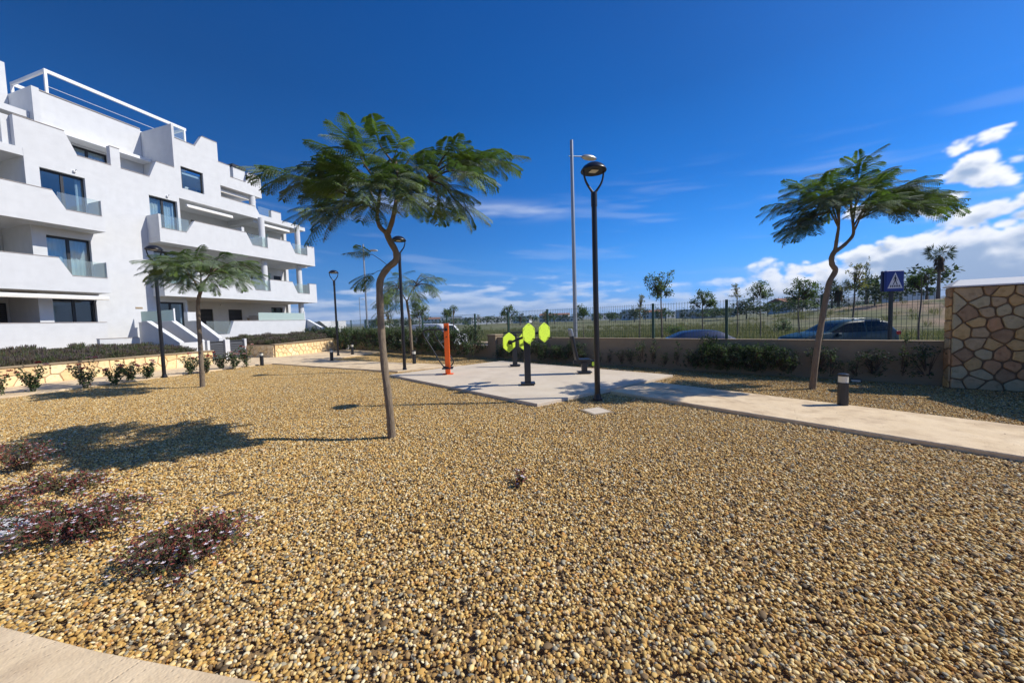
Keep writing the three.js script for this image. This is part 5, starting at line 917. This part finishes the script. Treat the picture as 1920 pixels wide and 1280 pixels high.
// low creeping shrubs with burgundy leaves and pale pink flowers in the foreground
{
  const r = mulberry(17), burg = [[0.30, 0.065, 0.05], [0.34, 0.10, 0.065], [0.20, 0.05, 0.04]], grn = [[0.09, 0.12, 0.03], [0.14, 0.16, 0.035]];
  const clump = (x, z, rx, rz, n, label, ht = 0.2) => {
    const g = thing('creeping_shrub', label, 'shrub', [x, 0, z], 0, 'flowering creeping shrubs in the foreground'), st = [], lv = [], fl = [];
    for (let i = 0; i < n; i++) {
      const a = r() * 6.28, k = Math.sqrt(r()), ex = Math.cos(a) * rx * k, ez = Math.sin(a) * rz * k, y1 = ht * (0.35 + 0.8 * r()), c = smooth([V3(ex * 0.15, 0, ez * 0.15), V3(ex * 0.55, y1, ez * 0.55), V3(ex, y1 * (0.35 + 0.5 * r()), ez)], 10); st.push(limb(c, c.map((_, j) => 0.0035 - 0.0002 * j), 3));
      for (let j = 0; j < 30; j++) { const t = 0.25 + 0.75 * r(), p = c[Math.floor(t * 10)].clone().addScaledVector(rdir(r), 0.03 * r()); p.y = Math.max(p.y, 0.012); lv.push([p, rdir(r, 0.2), rdir(r, 1), 0.022 + 0.014 * r(), 0.015, tone(r, r() < 0.6 ? burg : grn)]); }
      if (r() < 0.75) for (let f = 0; f < 2; f++) { const p = c[6 + Math.floor(r() * 5)].clone().add(V3((r() - 0.5) * 0.04, 0.022, (r() - 0.5) * 0.04)), w = 0.85 + 0.15 * r(); for (let q = 0; q < 5; q++) { const b = q * 1.257; fl.push([p, V3(Math.cos(b), 0.35, Math.sin(b)).normalize(), V3(0, 1, 0), 0.016, 0.012, [0.82 * w, 0.73 * w, 0.78 * w]]); } }
    }
    part('stems', st, M.twig, g); part('leaves', bladeGeo(lv), M.leaf, g); part('flowers', bladeGeo(fl), M.petal, g);
  };
  clump(-2.28, -2.52, 0.44, 0.42, 96, 'burgundy creeping shrub with pale flowers nearest the path corner', 0.24);
  clump(-3.55, -2.86, 0.72, 0.42, 130, 'wide burgundy creeping shrub left of the nearest one', 0.22);
  clump(-4.55, -3.05, 0.6, 0.4, 70, 'burgundy creeping shrub at the left edge of the picture', 0.24);
  clump(-4.7, -3.75, 0.7, 0.22, 52, 'thin trailing shrub behind the wide burgundy one', 0.14);
  clump(-5.9, -4.35, 0.5, 0.3, 46, 'burgundy shrub at the left edge beside the tree shadow', 0.3);
  clump(0.04, -3.5, 0.07, 0.24, 7, 'small burgundy sprig alone in the middle of the gravel', 0.1);
  const p = onGround(432, 930); single('fallen_twig', limb([V3(p.x - 0.1, 0.02, p.z + 0.05), V3(p.x, 0.03, p.z), V3(p.x + 0.1, 0.022, p.z - 0.04)], [0.006, 0.009, 0.004], 6), M.twig, 'dark fallen twig lying on the gravel near the tree shadow', 'twig');
}

// ---------------------------------------------------------------- far scenery
{ // tall dry grass over the field
  const r = mulberry(61), list = [], pal = [[0.15, 0.17, 0.05], [0.21, 0.21, 0.08], [0.12, 0.15, 0.04], [0.28, 0.245, 0.115]];
  for (let i = 0; i < 40; i++) { const a = r() * 6.28, p = V3(Math.cos(a) * 0.3 * r(), 0, Math.sin(a) * 0.3 * r()), d = V3((r() - 0.5) * 0.6, 1, (r() - 0.5) * 0.6).normalize(); list.push([p, d, V3(r() - 0.5, 0, r() - 0.5).normalize(), 0.45 + 0.35 * r(), 0.022, tone(r, pal)]); }
  const spots = []; for (let i = 0; i < 14000 && spots.length < 6500; i++) { const az = (-50 + 108 * r()) * Math.PI / 180, d = 16 + 75 * r() * r(), x = Math.sin(az) * d, z = -Math.cos(az) * d, q = (x - W0.x) * WN.x + (z - W0.z) * WN.z; if (q < 13.6 || terrainNoise(x * 0.05 + 3, z * 0.05) < -0.35) continue; if (az > 0.68 && d > 36 && r() < 0.85) continue; spots.push([x, terrainH(x, z) - 0.03, z]); }
  const im = shadow(new THREE.InstancedMesh(bladeGeo(list), M.leafDense, spots.length)), m = new THREE.Matrix4(), q = new THREE.Quaternion(); spots.forEach(([x, y, z], i) => { q.setFromAxisAngle(V3(0, 1, 0), r() * 6.28); im.setMatrixAt(i, m.compose(V3(x, y, z), q, V3(1.2, 0.55 + 0.6 * r(), 1.2))); });
  im.name = 'field_grass'; im.userData = { kind: 'stuff', label: 'tall dry green grass covering the field', category: 'grass' }; scene.add(im);
}
// trees scattered along the far edge of the field
{
  const r = mulberry(81), kinds = [clumpCrown(500, { rx: 2.2, ry: 1.6, n: 60, m: 12, len: 0.42, pal: palDark, clump: 0.6, lobes: 7, twig: 4 }), clumpCrown(501, { rx: 2.4, ry: 1.7, n: 60, m: 12, len: 0.42, pal: [...palDark, ...palStreet], clump: 0.6, lobes: 6, twig: 4 }), clumpCrown(502, { rx: 1.2, ry: 2.2, n: 50, m: 12, len: 0.4, pal: palDark, clump: 0.5, lobes: 7, twig: 4 })];
  const farTree = (px, d, h, w, k, label, group = 'far trees along the edge of the field') => { const p = at(px, 600, d), y = terrainH(p.x, p.z), g = thing('far_tree', label, 'tree', [p.x, y, p.z], px, group), C = kinds[k]; const c = part('crown', C.leaves, M.leafDense, g); c.position.y = h * 0.58; c.scale.set(w / 4.4, h * 0.42 / (k === 2 ? 2.2 : 1.6), w / 4.4); part('trunk', limb([V3(0, -0.1, 0), V3(0, h * 0.5, 0)], [0.16 * h / 4, 0.1 * h / 4], 6), M.barkGrey, g); };
  for (let i = 0; i < 46; i++) { const px = 690 + 1060 * (i + 0.7 * r()) / 46, d = 130 + 110 * r(); farTree(px, d, 3.2 + 2.6 * r(), 5 + 5 * r(), Math.floor(r() * 2.4), 'dark tree in the far line of trees along the horizon'); }
  farTree(1650, 62, 5.2, 6.0, 1, 'broad dark tree on the rise behind the crossing sign', 'trees on the rise'); farTree(1640, 48, 2.6, 4.6, 0, 'round bush on the earth bank behind the teal car', 'trees on the rise'); farTree(1737, 58, 5.0, 7.5, 0, 'dark tree group beside the tall wall on the rise', 'trees on the rise'); farTree(1560, 64, 3.6, 6, 0, 'dark tree on the rise behind the leaning trunk', 'trees on the rise'); farTree(1500, 78, 3.4, 7, 1, 'low dark tree on the rise left of the leaning trunk', 'trees on the rise'); farTree(1400, 85, 4.0, 9, 0, 'wide dark tree on the rise above the dark blue car', 'trees on the rise'); farTree(1440, 95, 4.0, 6, 1, 'dark tree on the rise behind the street trees', 'trees on the rise'); farTree(1360, 110, 4.0, 8, 1, 'dark tree on the rise right of the bushy young tree', 'trees on the rise');
  farTree(1675, 90, 6, 2.2, 2, 'narrow cypress on the rise left of the sign post', 'trees on the rise'); farTree(1688, 92, 7, 2.0, 2, 'narrow cypress on the rise right of the sign post', 'trees on the rise'); farTree(1625, 80, 9.5, 2.4, 2, 'tall thin conifer between the palm and the sign', 'trees on the rise');
  // palms
  const palm = (px, pyTop, d, label, r0) => { const p = at(px, pyTop, d), y = terrainH(p.x, p.z), h = p.y - y, rr = mulberry(r0), g = thing('palm_tree', label, 'palm tree', [p.x, y, p.z], 0, 'palms on the rise'); part('trunk', limb([V3(0, -0.2, 0), V3(0.05, h * 0.5, 0), V3(0, h, 0)], [0.24, 0.17, 0.16], 10), M.barkGrey, g); const skirt = [], fr = []; for (let i = 0; i < 120; i++) { const a = rr() * 6.28, yy = h - 0.1 - 1.6 * rr(); skirt.push([V3(Math.cos(a) * 0.25, yy, Math.sin(a) * 0.25), V3(Math.cos(a) * 0.5, -1, Math.sin(a) * 0.5).normalize(), V3(Math.cos(a), 0, Math.sin(a)), 0.9, 0.22, [0.13, 0.09, 0.05]]); } part('dead_skirt', bladeGeo(skirt), M.leafDense, g); for (let i = 0; i < 26; i++) { const a = i * 2.4, e = -0.5 + 1.5 * rr(), d0 = V3(Math.cos(a) * Math.cos(e), Math.sin(e), Math.sin(a) * Math.cos(e)); const tipP = V3(0, h + 0.1, 0).addScaledVector(d0, 1.0); fr.push([V3(0, h + 0.1, 0), d0, rdir(rr), 1.1, 0.06, [0.06, 0.08, 0.03]]); for (let j = 0; j < 12; j++) { const dd = d0.clone().add(rdir(rr).multiplyScalar(0.75)).normalize(); dd.y -= 0.2; fr.push([tipP, dd.normalize(), rdir(rr), 0.75 + 0.3 * rr(), 0.09, tone(rr, palDark)]); } } part('crown', bladeGeo(fr), M.leafDense, g); };
  palm(1762, 478, 52, 'tall shaggy palm standing beside the stone wall', 1); palm(1573, 540, 62, 'stout palm behind the leaning garden tree', 2); palm(975, 592, 150, 'tiny far palm above the lime discs', 3);
}
// white houses on the horizon
{
  const r = mulberry(99), glass = std(L(0.05, 0.06, 0.07), 0.2), tiles = std(L(0.28, 0.13, 0.08), 0.9);
  const house = (px, d, w, h, label, roof) => { const p = at(px, 600, d), y = terrainH(p.x, p.z), g = thing('far_house', label, 'house', [p.x, y, p.z], (r() - 0.5) * 0.8, 'white houses along the horizon'); part('wall', bx(-w / 2, w / 2, -0.5, h, -4, 4), M.plaster, g); if (roof) { const rg = poly([[-4.4, 0], [4.4, 0], [0, 1.5]], w + 0.6).rotateY(Math.PI / 2).translate(-w / 2 - 0.3, h + 0.003, 0); part('roof', rg, tiles, g); } else part('parapet', bx(-w / 2 - 0.1, w / 2 + 0.1, h, h + 0.35, -4.1, 4.1), M.plaster, g); const n = Math.max(2, Math.round(w / 3)); for (let f = 0; f < (h > 4 ? 2 : 1); f++) for (let i = 0; i < n; i++) { const x = -w / 2 + (i + 0.5) * w / n; part('window', bx(x - 0.6, x + 0.6, 0.9 + f * 2.8, 2.2 + f * 2.8, 4.0, 4.03), glass, g); } };
  const data = [[705, 260, 14, 5.5], [760, 300, 26, 6], [812, 330, 34, 5.5], [846, 280, 16, 6], [884, 340, 30, 6], [925, 320, 40, 5.6], [980, 300, 14, 5], [1040, 330, 26, 6], [1068, 290, 12, 4], [1130, 270, 14, 4.5], [1172, 230, 16, 4.2], [1182, 210, 9, 5.6], [1225, 250, 12, 4.5], [1262, 240, 14, 4], [1290, 220, 12, 4.5], [1330, 200, 16, 4.4], [1352, 190, 10, 3.6], [1478, 150, 12, 4.2], [1700, 140, 13, 5], [1716, 150, 9, 4.5]];
  data.forEach(([px, d, w, h], i) => house(px, d, w, h, px < 1000 ? 'pale flat house on the hazy horizon above the hedge' : px < 1400 ? 'low white house among the far trees beyond the field' : (px === 1478 ? 'white house on the rise left of the leaning trunk' : px === 1700 ? 'wider white house on the rise right of the sign post' : 'smaller white house on the rise nearest the stone wall'), i % 5 === 2));
}
// hills and the far coast
{
  const ridge = (name, r0, a0, a1, hts, seed, label) => { const n2 = createNoise2D(mulberry(seed)), pos = [], idx = [], seg = 90; for (let i = 0; i <= seg; i++) { const t = i / seg, a = lerp(a0, a1, t) * Math.PI / 180, env = Math.sin(Math.PI * t) ** 0.6, h = env * hts * (0.72 + 0.3 * n2(t * 4, 1) + 0.16 * n2(t * 13, 2) + 0.06 * n2(t * 37, 3)); for (const [rr, y] of [[r0, -12], [r0 + 260, h * 0.55 - 6 + 6 * n2(t * 30, 5)], [r0 + 520, h], [r0 + 1200, -12]]) pos.push(Math.sin(a) * rr, y, -Math.cos(a) * rr); } for (let i = 0; i < seg; i++) for (let k = 0; k < 3; k++) { const a = i * 4 + k, b = a + 4; idx.push(a, b, a + 1, a + 1, b, b + 1); } const g = new THREE.BufferGeometry(); g.setAttribute('position', new THREE.Float32BufferAttribute(pos, 3)); g.setIndex(idx); g.computeVertexNormals(); struct(name, g, std(L(0.10, 0.105, 0.075), 1), label); };
  ridge('hills', 4200, 30, 66, 210, 1, 'hazy blue hills on the right horizon');
  ridge('hills', 3900, -34, 24, 42, 2, 'low hazy coast line on the left horizon');
}
scene.fog = new THREE.FogExp2(new THREE.Color(0.62, 0.76, 0.96), 0.00013);
renderer.render(scene, camera);
